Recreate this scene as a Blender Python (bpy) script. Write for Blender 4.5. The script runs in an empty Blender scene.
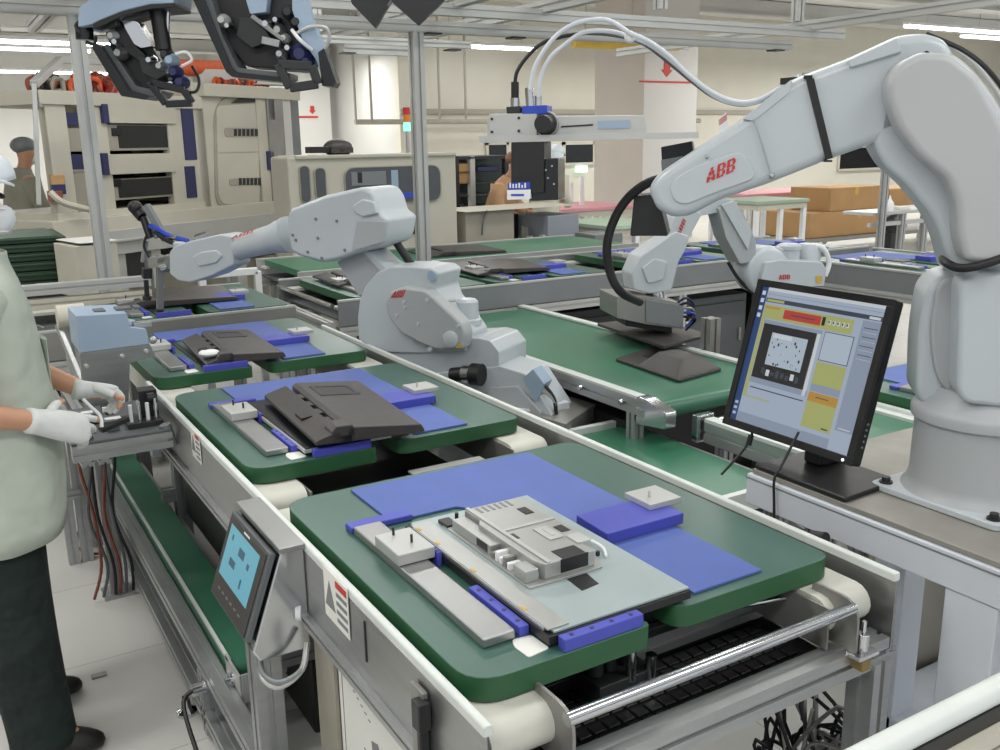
import bpy, bmesh, math, random
from mathutils import Vector, Matrix, Quaternion
random.seed(7)
SC = bpy.context.scene
COL = SC.collection
V = Vector
PI = math.pi

# ------------------------------------------------------------------ camera
F_PX, YAW, PITCH, ROLL = 937.69641, .537109443, -.243517236, -.0164725107
CAM = V((0, 0, 1.6))
FW = V((math.sin(YAW)*math.cos(PITCH), math.cos(YAW)*math.cos(PITCH), math.sin(PITCH)))
_r = FW.cross(V((0, 0, 1))).normalized(); _u = _r.cross(FW)
RT = _r*math.cos(ROLL) + _u*math.sin(ROLL)
UP = _u*math.cos(ROLL) - _r*math.sin(ROLL)
cd = bpy.data.cameras.new('camera'); cam = bpy.data.objects.new('camera', cd); COL.objects.link(cam)
cd.sensor_fit = 'HORIZONTAL'; cd.sensor_width = 36; cd.lens = F_PX*36/1000; cd.clip_start = .02; cd.clip_end = 200
cam.matrix_world = Matrix(((RT.x, UP.x, -FW.x, CAM.x), (RT.y, UP.y, -FW.y, CAM.y), (RT.z, UP.z, -FW.z, CAM.z), (0, 0, 0, 1)))
SC.camera = cam

def ray(x, y): return FW + RT*((x-500)/F_PX) - UP*((y-375)/F_PX)
def G(x, y, z): d = ray(x, y); return CAM + d*((z-CAM.z)/d.z)      # survey point on the level z
def PX(x, y, X): d = ray(x, y); return CAM + d*(X/d.x)             # survey point on the wall X
def PY(x, y, Y): d = ray(x, y); return CAM + d*(Y/d.y)
def PD(x, y, dep): return CAM + ray(x, y)*dep
class Plane:                                                        # an upright working plane
    def __init__(s, p0, n): s.p = V(p0); s.n = V(n).normalized()
    def at(s, x, y, off=0.0):
        d = ray(x, y); q = s.p + s.n*off
        return CAM + d*((q-CAM).dot(s.n)/d.dot(s.n))

# ------------------------------------------------------------------ mesh collector
class MB:
    def __init__(s): s.v = []; s.f = []; s.mi = []; s.cur = 0; s.cuts = []
    def add(s, vs, fs):
        o = len(s.v); s.cuts.append((o, len(s.f))); s.v += [V(p) for p in vs]
        for f in fs: s.f.append([o+i for i in f]); s.mi.append(s.cur)
        return s
    def slot(s, i): s.cur = i; return s
    def box(s, a, b, m=None):
        x0, y0, z0 = a; x1, y1, z1 = b
        vs = [V(p) for p in ((x0,y0,z0),(x1,y0,z0),(x1,y1,z0),(x0,y1,z0),(x0,y0,z1),(x1,y0,z1),(x1,y1,z1),(x0,y1,z1))]
        if m is not None: vs = [m @ p for p in vs]
        return s.add(vs, [(0,3,2,1),(4,5,6,7),(0,1,5,4),(1,2,6,5),(2,3,7,6),(3,0,4,7)])
    def cbox(s, c, d, m=None):
        c = V(c); d = V(d)*.5
        if m is None: return s.box(c-d, c+d)
        return s.box(-d, d, Matrix.Translation(c) @ m.to_4x4())
    def bar(s, p0, p1, w, h, up=(0, 0, 1)):
        p0 = V(p0); p1 = V(p1); d = (p1-p0).normalized(); up = V(up)
        if abs(d.dot(up)) > .98: up = V((1, 0, 0))
        sd = d.cross(up).normalized()*(w*.5); u = sd.cross(d).normalized()*(h*.5)
        vs = [p0-sd-u, p0+sd-u, p0+sd+u, p0-sd+u, p1-sd-u, p1+sd-u, p1+sd+u, p1-sd+u]
        return s.add(vs, [(0,1,2,3),(7,6,5,4),(0,4,5,1),(1,5,6,2),(2,6,7,3),(3,7,4,0)])
    def prof(s, p0, p1, w, h, up=(0, 0, 1), g=.22, dp=.16):
        """aluminium profile: a bar with a slot along the middle of each face"""
        p0 = V(p0); p1 = V(p1); d = (p1-p0).normalized(); up = V(up)
        if abs(d.dot(up)) > .98: up = V((1, 0, 0))
        sd = d.cross(up).normalized(); u = sd.cross(d).normalized()
        a, b = w/2, h/2; m = min(w, h); gg = m*g/2; q = m*dp
        pts = [(-a,-b),(-gg,-b),(-gg,-b+q),(gg,-b+q),(gg,-b),(a,-b),(a,-gg),(a-q,-gg),(a-q,gg),(a,gg),(a,b),(gg,b),(gg,b-q),(-gg,b-q),(-gg,b),(-a,b),(-a,gg),(-a+q,gg),(-a+q,-gg),(-a,-gg)]
        return s.prism([p0+sd*x+u*y for x, y in pts], p1-p0)
    def cyl(s, p0, p1, r0, r1=None, n=20, caps=True):
        p0 = V(p0); p1 = V(p1); r1 = r0 if r1 is None else r1
        d = (p1-p0).normalized(); a = d.orthogonal().normalized(); b = d.cross(a)
        vs = []
        for p, r in ((p0, r0), (p1, r1)):
            for i in range(n):
                t = 2*PI*i/n; vs.append(p + a*(r*math.cos(t)) + b*(r*math.sin(t)))
        fs = [(i, (i+1) % n, n+(i+1) % n, n+i) for i in range(n)]
        if caps: fs += [tuple(range(n-1, -1, -1)), tuple(range(n, 2*n))]
        return s.add(vs, fs)
    def lathe(s, p0, d, prof, n=28):
        """prof: (distance along d, radius) pairs; closed with caps"""
        p0 = V(p0); d = V(d).normalized(); a = d.orthogonal().normalized(); b = d.cross(a); vs = []
        for t, r in prof:
            for i in range(n):
                w = 2*PI*i/n; vs.append(p0 + d*t + a*(r*math.cos(w)) + b*(r*math.sin(w)))
        fs = []
        for k in range(len(prof)-1):
            for i in range(n):
                j = (i+1) % n; fs.append((k*n+i, k*n+j, (k+1)*n+j, (k+1)*n+i))
        fs += [tuple(range(n-1, -1, -1)), tuple(range((len(prof)-1)*n, len(prof)*n))]
        return s.add(vs, fs)
    def prism(s, poly, ext):
        poly = [V(p) for p in poly]; ext = V(ext); n = len(poly)
        return s.add(poly + [p+ext for p in poly], [tuple(range(n-1, -1, -1)), tuple(range(n, 2*n))] + [(i, (i+1) % n, n+(i+1) % n, n+i) for i in range(n)])
    def loft(s, rings, caps=True):
        n = len(rings[0]); vs = [V(p) for r in rings for p in r]; fs = []
        for k in range(len(rings)-1):
            for i in range(n):
                j = (i+1) % n; fs.append((k*n+i, k*n+j, (k+1)*n+j, (k+1)*n+i))
        if caps: fs += [tuple(range(n-1, -1, -1)), tuple(range((len(rings)-1)*n, len(rings)*n))]
        return s.add(vs, fs)
    def tube(s, pts, r, n=10, res=6, smooth=True):
        pts = [V(p) for p in pts]
        if smooth and len(pts) > 2: pts = spline(pts, res)
        rr = r if isinstance(r, (list, tuple)) else None
        rings = []; prev = None
        for i, p in enumerate(pts):
            t = (pts[min(i+1, len(pts)-1)] - pts[max(i-1, 0)]).normalized()
            if prev is None: a = t.orthogonal().normalized()
            else:
                a = prev - t*prev.dot(t); a = a.normalized() if a.length > 1e-6 else t.orthogonal().normalized()
            prev = a; b = t.cross(a)
            if rr: q = i/(len(pts)-1)*(len(rr)-1); k = min(int(q), len(rr)-2); ra = rr[k]+(rr[k+1]-rr[k])*(q-k)
            else: ra = r
            rings.append([p + a*(ra*math.cos(2*PI*j/n)) + b*(ra*math.sin(2*PI*j/n)) for j in range(n)])
        return s.loft(rings)
    def ball(s, c, r, n=16, m=10, rot=None):
        c = V(c); r = V(r) if isinstance(r, (tuple, list, Vector)) else V((r, r, r)); vs = []
        q = rot or Matrix.Identity(3)
        for k in range(1, m):
            t = PI*k/m
            for i in range(n):
                w = 2*PI*i/n; vs.append(c + q @ V((r.x*math.sin(t)*math.cos(w), r.y*math.sin(t)*math.sin(w), r.z*math.cos(t))))
        top = len(vs); vs.append(c + q @ V((0, 0, r.z))); vs.append(c - q @ V((0, 0, r.z))); fs = []
        for k in range(m-2):
            for i in range(n):
                j = (i+1) % n; fs.append((k*n+i, (k+1)*n+i, (k+1)*n+j, k*n+j))
        for i in range(n):
            j = (i+1) % n; fs.append((top, i, j)); fs.append((top+1, (m-2)*n+j, (m-2)*n+i))
        return s.add(vs, fs)
    def each(s, name, mat, parent, **kw):
        """one object for every shape that was added"""
        out = []; cs = s.cuts + [(len(s.v), len(s.f))]
        for (v0, f0), (v1, f1) in zip(cs, cs[1:]):
            m = MB(); m.v = s.v[v0:v1]; m.f = [[i-v0 for i in f] for f in s.f[f0:f1]]; m.mi = [0]*len(m.f); out.append(m.build(name, mat, parent, **kw))
        return out
    def build(s, name, mat, parent=None, origin=None, bevel=0, seg=2, smooth=True, ang=38, sub=0):
        base = V((0, 0, 0)); q = parent
        while q is not None: base += q.location; q = q.parent
        if parent is None:
            if origin is None and s.v:
                lo = V([min(p[i] for p in s.v) for i in range(3)]); hi = V([max(p[i] for p in s.v) for i in range(3)])
                origin = ((lo.x+hi.x)/2, (lo.y+hi.y)/2, lo.z)
            base = V(origin or (0, 0, 0))
        me = bpy.data.meshes.new(name)
        me.from_pydata([p-base for p in s.v], [], s.f)
        for m in (mat if isinstance(mat, (list, tuple)) else [mat]): me.materials.append(m)
        if isinstance(mat, (list, tuple)):
            for p, i in zip(me.polygons, s.mi): p.material_index = i
        bm = bmesh.new(); bm.from_mesh(me); bmesh.ops.recalc_face_normals(bm, faces=bm.faces); bm.to_mesh(me); bm.free()
        o = bpy.data.objects.new(name, me); COL.objects.link(o)
        if parent is not None: o.parent = parent
        else: o.location = base
        if bevel:
            md = o.modifiers.new('bevel', 'BEVEL'); md.width = bevel; md.segments = seg; md.limit_method = 'ANGLE'; md.angle_limit = math.radians(35); md.harden_normals = True
        if sub:
            md = o.modifiers.new('sub', 'SUBSURF'); md.levels = sub; md.render_levels = sub
        if smooth:
            me.polygons.foreach_set('use_smooth', [True]*len(me.polygons))
            if not sub: me.set_sharp_from_angle(angle=math.radians(ang))
        return o

def spline(pts, res=6):
    out = []
    n = len(pts)
    for i in range(n-1):
        p0 = pts[max(i-1, 0)]; p1 = pts[i]; p2 = pts[i+1]; p3 = pts[min(i+2, n-1)]
        for k in range(res):
            t = k/res; t2 = t*t; t3 = t2*t
            out.append(.5*((2*p1) + (p2-p0)*t + (2*p0-5*p1+4*p2-p3)*t2 + (3*p1-p0-3*p2+p3)*t3))
    out.append(pts[-1]); return out

def rounded(poly, r, seg=4):
    """round the corners of a plane polygon (list of Vectors)"""
    out = []; n = len(poly)
    for i in range(n):
        a, b, c = poly[i-1], poly[i], poly[(i+1) % n]
        rr = r[i] if isinstance(r, (list, tuple)) else r
        d0 = a-b; d1 = c-b
        t = min(rr, d0.length*.48, d1.length*.48)
        if t < 1e-5: out.append(b); continue
        p = b+d0.normalized()*t; q = b+d1.normalized()*t
        for k in range(seg+1):
            s = k/seg; out.append(p*(1-s)**2 + b*(2*s*(1-s)) + q*s*s)
    return out
def rect(x0, y0, x1, y1, z): return [V((x0, y0, z)), V((x1, y0, z)), V((x1, y1, z)), V((x0, y1, z))]

def tag(o, label, cat, group=None):
    o['label'] = label; o['category'] = cat
    if group: o['group'] = group
    return o
def thing(name, label, cat, loc=(0, 0, 0), group=None):
    o = bpy.data.objects.new(name, None); COL.objects.link(o); o.location = loc; o.empty_display_size = .05
    return tag(o, label, cat, group)
def struct(o): o['kind'] = 'structure'; return o
def dup(root, loc, label, rz=0.0, group=None, scale=None):
    r = root.copy(); COL.objects.link(r); r.location = loc; r.rotation_euler = (0, 0, rz)
    if scale: r.scale = scale
    r['label'] = label
    if group: r['group'] = group
    for ch in list(root.children):
        c = ch.copy(); COL.objects.link(c); c.parent = r
        for g in list(ch.children):
            d = g.copy(); COL.objects.link(d); d.parent = c
    return r

# ------------------------------------------------------------------ materials
def lin(c): return tuple(((x/255)/12.92 if x <= 10 else (((x/255)+.055)/1.055)**2.4) for x in c) + (1,)
def mat(name, rgb, rough=.5, metal=0.0, var=.06, scale=6, bump=0.0, bscale=60, bdist=.004, spec=.5, stretch=None, coat=0.0):
    m = bpy.data.materials.new(name); m.use_nodes = True; nt = m.node_tree; b = nt.nodes['Principled BSDF']
    b.inputs['Roughness'].default_value = rough; b.inputs['Metallic'].default_value = metal
    b.inputs['Specular IOR Level'].default_value = spec; b.inputs['Coat Weight'].default_value = coat
    tc = nt.nodes.new('ShaderNodeTexCoord'); mp = nt.nodes.new('ShaderNodeMapping'); nt.links.new(tc.outputs['Object'], mp.inputs[0])
    if stretch: mp.inputs['Scale'].default_value = stretch
    c = lin(rgb)
    if var:
        no = nt.nodes.new('ShaderNodeTexNoise'); no.inputs['Scale'].default_value = scale; no.inputs['Detail'].default_value = 5
        nt.links.new(mp.outputs[0], no.inputs['Vector'])
        cr = nt.nodes.new('ShaderNodeValToRGB'); cr.color_ramp.elements[0].position = .3; cr.color_ramp.elements[1].position = .7
        cr.color_ramp.elements[0].color = tuple(x*(1-var) for x in c[:3])+(1,); cr.color_ramp.elements[1].color = tuple(min(1, x*(1+var)) for x in c[:3])+(1,)
        nt.links.new(no.outputs['Fac'], cr.inputs[0]); nt.links.new(cr.outputs[0], b.inputs['Base Color'])
        mr = nt.nodes.new('ShaderNodeMapRange'); mr.inputs[3].default_value = max(.02, rough-.06); mr.inputs[4].default_value = min(1, rough+.06)
        nt.links.new(no.outputs['Fac'], mr.inputs[0]); nt.links.new(mr.outputs[0], b.inputs['Roughness'])
    else: b.inputs['Base Color'].default_value = c
    if bump:
        n2 = nt.nodes.new('ShaderNodeTexNoise'); n2.inputs['Scale'].default_value = bscale; nt.links.new(mp.outputs[0], n2.inputs['Vector'])
        bp = nt.nodes.new('ShaderNodeBump'); bp.inputs['Strength'].default_value = bump; bp.inputs['Distance'].default_value = bdist
        nt.links.new(n2.outputs['Fac'], bp.inputs['Height']); nt.links.new(bp.outputs[0], b.inputs['Normal'])
    return m
def emit(name, rgb, st):
    m = bpy.data.materials.new(name); m.use_nodes = True; nt = m.node_tree; b = nt.nodes['Principled BSDF']
    b.inputs['Base Color'].default_value = (.02, .02, .02, 1); b.inputs['Emission Color'].default_value = lin(rgb); b.inputs['Emission Strength'].default_value = st
    b.inputs['Roughness'].default_value = .35
    return m
M = dict(
    alu=mat('aluminium', (176, 178, 178), .38, .75, .05, 9, stretch=(1, 1, 8)),
    alu_pale=mat('pale_aluminium', (186, 187, 184), .42, .35, .04),
    steel=mat('brushed_steel', (160, 161, 160), .34, .85, .08, 5, .05, 90, stretch=(1, 1, 12)),
    steel_dull=mat('dull_steel', (150, 149, 145), .45, .6, .08),
    chrome=mat('polished_steel', (205, 207, 210), .14, 1.0, .03),
    green_top=mat('green_laminate', (60, 94, 84), .36, 0, .07, 5, .02, 40, spec=.6),
    green_side=mat('green_board_edge', (40, 86, 54), .45, 0, .06, 8),
    green_belt=mat('green_belt', (56, 110, 85), .36, 0, .14, 3, .03, 30, spec=.6),
    blue_mat=mat('blue_mat', (80, 100, 166), .62, 0, .07, 14, .12, 120),
    blue_block=mat('blue_plastic', (70, 76, 172), .45, 0, .05),
    white_rail=mat('white_rail', (206, 211, 207), .42, 0, .05, 12),
    belt_grey=mat('pale_grey_belt', (196, 196, 186), .6, 0, .06, 10),
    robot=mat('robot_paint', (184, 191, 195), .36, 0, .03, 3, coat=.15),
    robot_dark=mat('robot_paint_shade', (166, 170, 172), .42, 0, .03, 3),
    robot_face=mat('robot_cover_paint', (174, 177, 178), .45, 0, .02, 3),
    rubber=mat('black_rubber', (20, 20, 21), .5, 0, .1),
    black=mat('black_plastic', (27, 27, 28), .42, 0, .1, 20),
    black_gloss=mat('glossy_black_plastic', (22, 24, 27), .2, 0, .05),
    charcoal=mat('charcoal_plastic', (62, 59, 57), .48, 0, .06, 30, .04, 200),
    dark=mat('dark_steel', (52, 53, 54), .45, .4, .12),
    panel_grey=mat('grey_panel', (124, 128, 130), .5, .2, .05),
    panel_dk=mat('dark_grey_panel', (96, 100, 102), .5, .2, .05),
    beige=mat('beige_machine_paint', (190, 186, 172), .5, 0, .03),
    beige_dk=mat('darker_beige_paint', (158, 153, 140), .5, 0, .04),
    white=mat('white_paint', (226, 228, 228), .45, 0, .03),
    white_ped=mat('white_coated_steel', (200, 205, 212), .42, 0, .03),
    navy=mat('navy_plastic', (38, 42, 84), .45, 0, .08),
    blue=mat('blue_enamel', (46, 70, 178), .4, 0, .05),
    boxblue=mat('pale_blue_grey_paint', (152, 170, 190), .42, .1, .03),
    red=mat('red_paint', (188, 44, 40), .5, 0, .05),
    orange=mat('orange_cable', (214, 96, 52), .5, 0, .12, 30),
    brown=mat('rust_cable', (136, 72, 56), .5, 0, .2, 30),
    yellow=mat('yellow_pipe', (200, 166, 66), .5, 0, .05),
    brass=mat('brass', (150, 128, 84), .4, .6, .05),
    amber=mat('amber_lens', (214, 122, 30), .35, 0, 0),
    card=mat('cardboard', (180, 142, 96), .8, 0, .06, 5, .05, 40),
    pink=mat('pink_sheet', (212, 150, 158), .6, 0, .05),
    paper=mat('paper', (222, 222, 216), .7, 0, .02),
    ink=mat('grey_ink', (120, 122, 126), .7, 0, .05),
    lcd_back=mat('coated_panel_steel', (160, 173, 174), .4, .25, .04, 8),
    pcb_steel=mat('galvanised_steel', (172, 173, 171), .34, .55, .08, 12),
    skin=mat('skin', (196, 148, 118), .5, 0, .05, 20),
    glove=mat('white_glove_knit', (214, 216, 214), .85, 0, .05, 40, .25, 260),
    vest=mat('pale_green_cloth', (176, 184, 172), .85, 0, .025, 9, .6, 9, .035),
    trouser=mat('dark_cloth', (22, 34, 32), .9, 0, .15, 10, .8, 12, .05),
    shoe=mat('black_shoe', (24, 22, 22), .45, 0, .1),
    cap=mat('white_cap_cloth', (222, 230, 236), .8, 0, .03, 20, .1, 60),
    mask=mat('mask_cloth', (216, 220, 222), .85, 0, .03, 20, .1, 60),
    floor=mat('epoxy_floor', (176, 174, 166), .3, 0, .06, 2.2),
    wall=mat('cream_wall', (208, 204, 190), .7, 0, .03, 1.5),
    wall_white=mat('white_wall', (204, 203, 198), .7, 0, .02, 1.5),
    column=mat('pinkish_column', (198, 189, 180), .7, 0, .03, 2),
    ceiling=mat('ceiling', (212, 211, 206), .8, 0, .04, 1.2),
    beam=mat('ceiling_beam', (186, 186, 182), .7, 0, .05, 1.2),
    bottle=mat('white_bottle', (232, 234, 236), .3, 0, 0),
    green_dark=mat('dark_green_tray', (36, 62, 44), .5, 0, .1),
    tube_light=emit('lit_tube', (250, 252, 255), 14),
)
# ================================================================== the hall
def floor_mat():
    m = mat('tiled_epoxy_floor', (204, 203, 198), .24, 0, .02, 1.1)
    nt = m.node_tree; b = nt.nodes['Principled BSDF']
    src = b.inputs['Base Color'].links[0].from_socket
    br = nt.nodes.new('ShaderNodeTexBrick'); br.offset = 0; br.inputs['Scale'].default_value = 1; br.inputs['Mortar Size'].default_value = .003
    br.inputs['Brick Width'].default_value = .6; br.inputs['Row Height'].default_value = .6
    br.inputs['Color1'].default_value = (1, 1, 1, 1); br.inputs['Color2'].default_value = (.95, .95, .95, 1); br.inputs['Mortar'].default_value = (.72, .72, .7, 1)
    tc = nt.nodes.new('ShaderNodeTexCoord'); nt.links.new(tc.outputs['Object'], br.inputs['Vector'])
    mx = nt.nodes.new('ShaderNodeMix'); mx.data_type = 'RGBA'; mx.blend_type = 'MULTIPLY'; mx.inputs[0].default_value = 1
    nt.links.new(src, mx.inputs[6]); nt.links.new(br.outputs['Color'], mx.inputs[7]); nt.links.new(mx.outputs[2], b.inputs['Base Color'])
    return m
struct(MB().box((-8, -3, -.2), (34, 32, 0)).build('floor', floor_mat(), origin=(0, 0, 0)))
XC = PY(399, 100, 17).x
YB = 17.0; ZC = 4.4
wb = MB().box((XC, YB, 0), (34, YB+.2, ZC)); struct(wb.build('wall_back', M['wall']))
struct(MB().box((-8, 31, 0), (XC, 31.2, ZC)).build('wall_far', M['wall_white']))
struct(MB().box((XC, YB+.2, 0), (XC+.2, 31, ZC)).build('wall_return', M['wall_white']))
struct(MB().box((-8.2, -3, 0), (-8, 31.2, ZC)).build('wall_left', M['wall']))
struct(MB().box((34, -3, 0), (34.2, YB+.2, ZC)).build('wall_right', M['wall']))
cl = MB().box((-8, -3, ZC), (34, 31.2, ZC+.2)); struct(cl.build('ceiling', M['ceiling']))
# steel joists under the ceiling
for i, y in enumerate((12.5, 15.2, 19, 23, 27)):
    j = MB(); j.box((-8, y-.14, ZC-.32), (33.9 if y < 17 else XC, y+.14, ZC-.02)); j.box((-8, y-.2, ZC-.34), (33.9 if y < 17 else XC, y+.2, ZC-.3))
    struct(j.build('trim_%d' % (i+1), M['beam']))
# dado band and ledge on the back wall
j = MB(); z = PY(560, 112, YB).z; j.box((XC, YB-.06, z-.05), (34, YB-.003, z+.05)); struct(j.build('trim_6', M['beige_dk'], bevel=.01))
def window(n, x0, y0, x1, y1, Y):
    a = PY(x0, y0, Y); b = PY(x1, y1, Y)
    f = MB(); t = .06
    f.box((a.x, Y-.05, b.z), (a.x+t, Y-.002, a.z)); f.box((b.x-t, Y-.05, b.z), (b.x, Y-.002, a.z)); f.box((a.x, Y-.05, a.z-t), (b.x, Y-.002, a.z)); f.box((a.x, Y-.08, b.z-t), (b.x, Y-.002, b.z))
    o = f.build('window_%d' % n, M['beige'])
    struct(o)
    g = MB().box((a.x+t, Y-.03, b.z), (b.x-t, Y-.004, a.z-t)).build('pane', M['black_gloss'], o)
window(1, 838, 146, 885, 167, YB); window(2, 562, 142, 594, 162, YB); window(3, 485, 142, 508, 156, YB)
# square column with the red hydrant mark
c0 = PY(640, 300, 12.0); c1 = PY(690, 300, 12.0); c2 = PY(594, 200, 13.3)
cw = MB().slot(1).box((c0.x, 12, 0), (c1.x, 12.012, ZC)).slot(0).box((c0.x, 12.012, 0), (c1.x, PX(594, 200, c0.x).y, ZC))
col = cw.build('wall_column', [M['column'], M['wall_white']]); struct(col)
def red_mark(x0, y0, x1, y1, xa, ya, ha, Y):
    s = MB(); a = PY(x0, y0, Y); b = PY(x1, y1, Y); s.box((a.x, Y-.012, min(a.z, b.z)), (b.x, Y, max(a.z, b.z)))
    q = PY(xa, ya, Y); h = (PY(xa, ya, Y)-PY(xa, ya+ha, Y)).length; w = h*.48
    p = [(-w*.55, 0), (w*.55, 0), (w*.55, -h*.55), (w, -h*.55), (0, -h), (-w, -h*.55), (-w*.55, -h*.55)]
    s.prism([V((q.x+x, Y-.012, q.z+z)) for x, z in p], (0, .012, 0))
    return s
tag(red_mark(639, 80.5, 691, 83.5, 667, 61, 16, 12).build('hydrant_sign', M['red']), 'red down arrow and red line painted on the white column', 'sign')
# wide grey column face beside it
# distant white column with the same mark
a = PY(268, 100, 20); b = PY(330, 100, 20)
struct(MB().box((a.x, 20, 0), (b.x, 20.7, ZC)).build('wall_column_2', M['wall_white']))
tag(red_mark(297, 116, 318, 118, 312, 106, 8, 20).build('hydrant_sign', M['red']), 'small red arrow and line on the distant white column beyond the beige cabinets', 'sign')
# air duct hung under the ceiling
d = MB().box((-7.9, 9.6, 2.78), (3.2, 10.8, 3.5)); o = d.build('air_duct', mat('duct_grey', (190, 189, 184), .6, 0, .05, 1), bevel=.02); tag(o, 'wide grey air duct running across under the ceiling', 'duct')
r = MB()
for k in range(5): r.cyl((-7+k*2.4, 10.2, 3.5), (-7+k*2.4, 10.2, ZC-.01), .02, n=8)
r.each('hanger_rod', M['alu'], o); r = MB()
for k in range(8): r.box((-7.5+k*1.35, 9.57, 2.76), (-7.44+k*1.35, 10.83, 3.52))
r.each('flange', M['beam'], o)
# round pipes on the far wall
p = MB(); a = PY(316, 88, 24); b = PY(402, 90, 24); p.cyl(a, (b.x, 24, a.z), .22, n=20); tag(p.build('ventilation_pipe', M['beige']), 'thick cream pipe running along the distant wall', 'pipe')
p = MB(); a = PY(355, 122, 16.7); b = PY(700, 112, 16.7); p.cyl(a, (b.x, 16.7, a.z), .05, n=12)
for x in (356, 372, 440, 466): q = PY(x, 122, 16.7); p.cyl((q.x, 16.7, a.z), (q.x, 16.7, ZC), .025, n=8)
tag(p.build('wall_pipe', M['beige_dk']), 'thin grey conduit with drops along the cream wall', 'pipe')
a = PY(574, 43, 11.5); b = PY(640, 43, 11.5); p = MB().cyl((a.x, 11.5, a.z), (b.x, 11.5, a.z), .065, n=16); p2 = PY(678, 46, 11.5)
o = thing('gas_pipe', 'yellow horizontal pipe crossing high in front of the column', 'pipe', a)
p.build('pipe_run', M['yellow'], o); MB().cyl((b.x, 11.5, a.z), (p2.x, 11.5, a.z), .045, n=14).build('pipe_end', M['yellow'], o); MB().cyl((p2.x, 11.5, a.z), (p2.x+.2, 11.5, a.z), .025, n=10).build('valve', M['alu'], o)
q = MB()
for x in (a.x+.2, b.x-.15): q.cyl((x, 11.5, a.z), (x, 11.5, ZC), .012, n=6)
q.each('hanger_rod', M['alu'], o)
# exit signs and signal light
q = PY(582, 169, 16.9); o = MB().box((q.x-.12, 16.85, q.z-.07), (q.x+.12, 16.99, q.z+.07)).build('exit_sign', emit('exit_green', (190, 245, 215), 2.2), bevel=.01); tag(o, 'glowing pale green exit sign near the dark wall window', 'sign')
q = PY(398, 132, 23); o = MB().box((q.x-.14, 22.95, q.z-.12), (q.x+.14, 23.05, q.z+.12)).build('exit_sign', emit('exit_white', (235, 250, 240), 3), bevel=.01); tag(o, 'small glowing white sign hung beside the signal tower', 'sign')
m = MB().cyl((q.x, 23, q.z+.1), (q.x, 23, ZC), .012).build('rod', M['alu'], o)
# fluorescent fittings: visible ones plus the rows that light the hall
def fitting(c, L, label, grp='fluorescent ceiling lights', w=.16, tilt=0):
    o = thing('ceiling_light', label, 'light', c, grp); c = V(c)
    h = MB(); h.box((c.x-L/2, c.y-w/2, c.z), (c.x+L/2, c.y+w/2, c.z+.06)); h.build('housing', M['white'], o, bevel=.01)
    for s in (-1, 1): MB().cyl((c.x-L/2+.03, c.y+s*w*.28, c.z-.02), (c.x+L/2-.03, c.y+s*w*.28, c.z-.02), .03, n=10).build('tube', M['tube_light'], o)
    r = MB()
    for s in (-.35, .35): r.cyl((c.x+s*L, c.y, c.z+.06), (c.x+s*L, c.y, ZC), .008, n=6)
    r.each('hanger_rod', M['alu'], o)
    return o
q = PY(948, 28, 13.2); fitting((q.x+.9, 13.2, q.z), 4.6, 'long lit fluorescent fitting above the elbow of the large robot')
q = PY(975, 36, 14.6); fitting((q.x+1.6, 14.6, q.z), 4.2, 'second lit fluorescent fitting under and behind the long one')
for k, (x, y, Y, L) in enumerate(((66, 42, 17, 2.6), (24, 44, 21, 2.4), (44, 66, 27, 3), (372, 62, 22, 2.4), (486, 46, 15.8, 2.2))):
    q = PY(x, y, Y); fitting((q.x, Y, min(q.z, 3.5)), L, ('lit ceiling fitting just above the cable rack', 'distant lit ceiling fitting seen below the duct', 'most distant lit ceiling fitting', 'lit fitting above the cream ventilation pipe', 'lit fitting behind the overhead aluminium grid')[k])
def lamp(x, y, z, sx, sy, pw, col=(1, .99, .97)):
    l = bpy.data.lights.new('ceiling_lamp', 'AREA'); l.shape = 'RECTANGLE'; l.size = sx; l.size_y = sy; l.energy = pw; l.color = col
    o = bpy.data.objects.new('ceiling_lamp', l); COL.objects.link(o); o.location = (x, y, z); return o
for x in (-1.2, 2.4, 6.0):
    for y in (-.6, 2.6, 5.8): lamp(x, y, 3.5, 2.4, .5, 50 if x > 0 else 70)
for x in (-2, 4, 12.5, 18, 25):
    for y in (10.2, 14.2): lamp(x, y, 3.3, 3, .5, 125)
for x in (11, 18): lamp(x, 4.5, 3.4, 3, .6, 110)
for x in (-4, 1, 6):
    for y in (18, 24, 28): lamp(x, y, 3.3, 3, .5, 120)
w = bpy.data.worlds.new('world'); SC.world = w; w.use_nodes = True; w.node_tree.nodes['Background'].inputs[0].default_value = (.93, .96, 1, 1); w.node_tree.nodes['Background'].inputs[1].default_value = .85
SC.view_settings.view_transform = 'Standard'; SC.view_settings.look = 'None'; SC.view_settings.gamma = 1; SC.view_settings.exposure = -.08; SC.view_settings.use_curve_mapping = False
SC.cycles.use_denoising = True; SC.cycles.max_bounces = 6; SC.cycles.diffuse_bounces = 3; SC.cycles.glossy_bounces = 3; SC.cycles.sample_clamp_indirect = 4
# ================================================================== the assembly conveyor with its pallets
XL, XR = .568, 1.450; Y0, Y1 = 1.0, 4.3; ZR = .811
cv = thing('assembly_conveyor', 'long grey assembly conveyor carrying the three green pallets past the white gloved worker', 'conveyor', (1.0, 2.2, 0))
def stadium(y0, y1, zc, r, x0, x1, m):
    pts = []
    for k in range(9): t = -PI/2 - PI*k/8; pts.append(V((x0, y0+r+r*math.cos(t), zc+r*math.sin(t))))
    for k in range(9): t = PI/2 - PI*k/8; pts.append(V((x0, y1-r+r*math.cos(t), zc+r*math.sin(t))))
    return m.prism(pts, (x1-x0, 0, 0))
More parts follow.
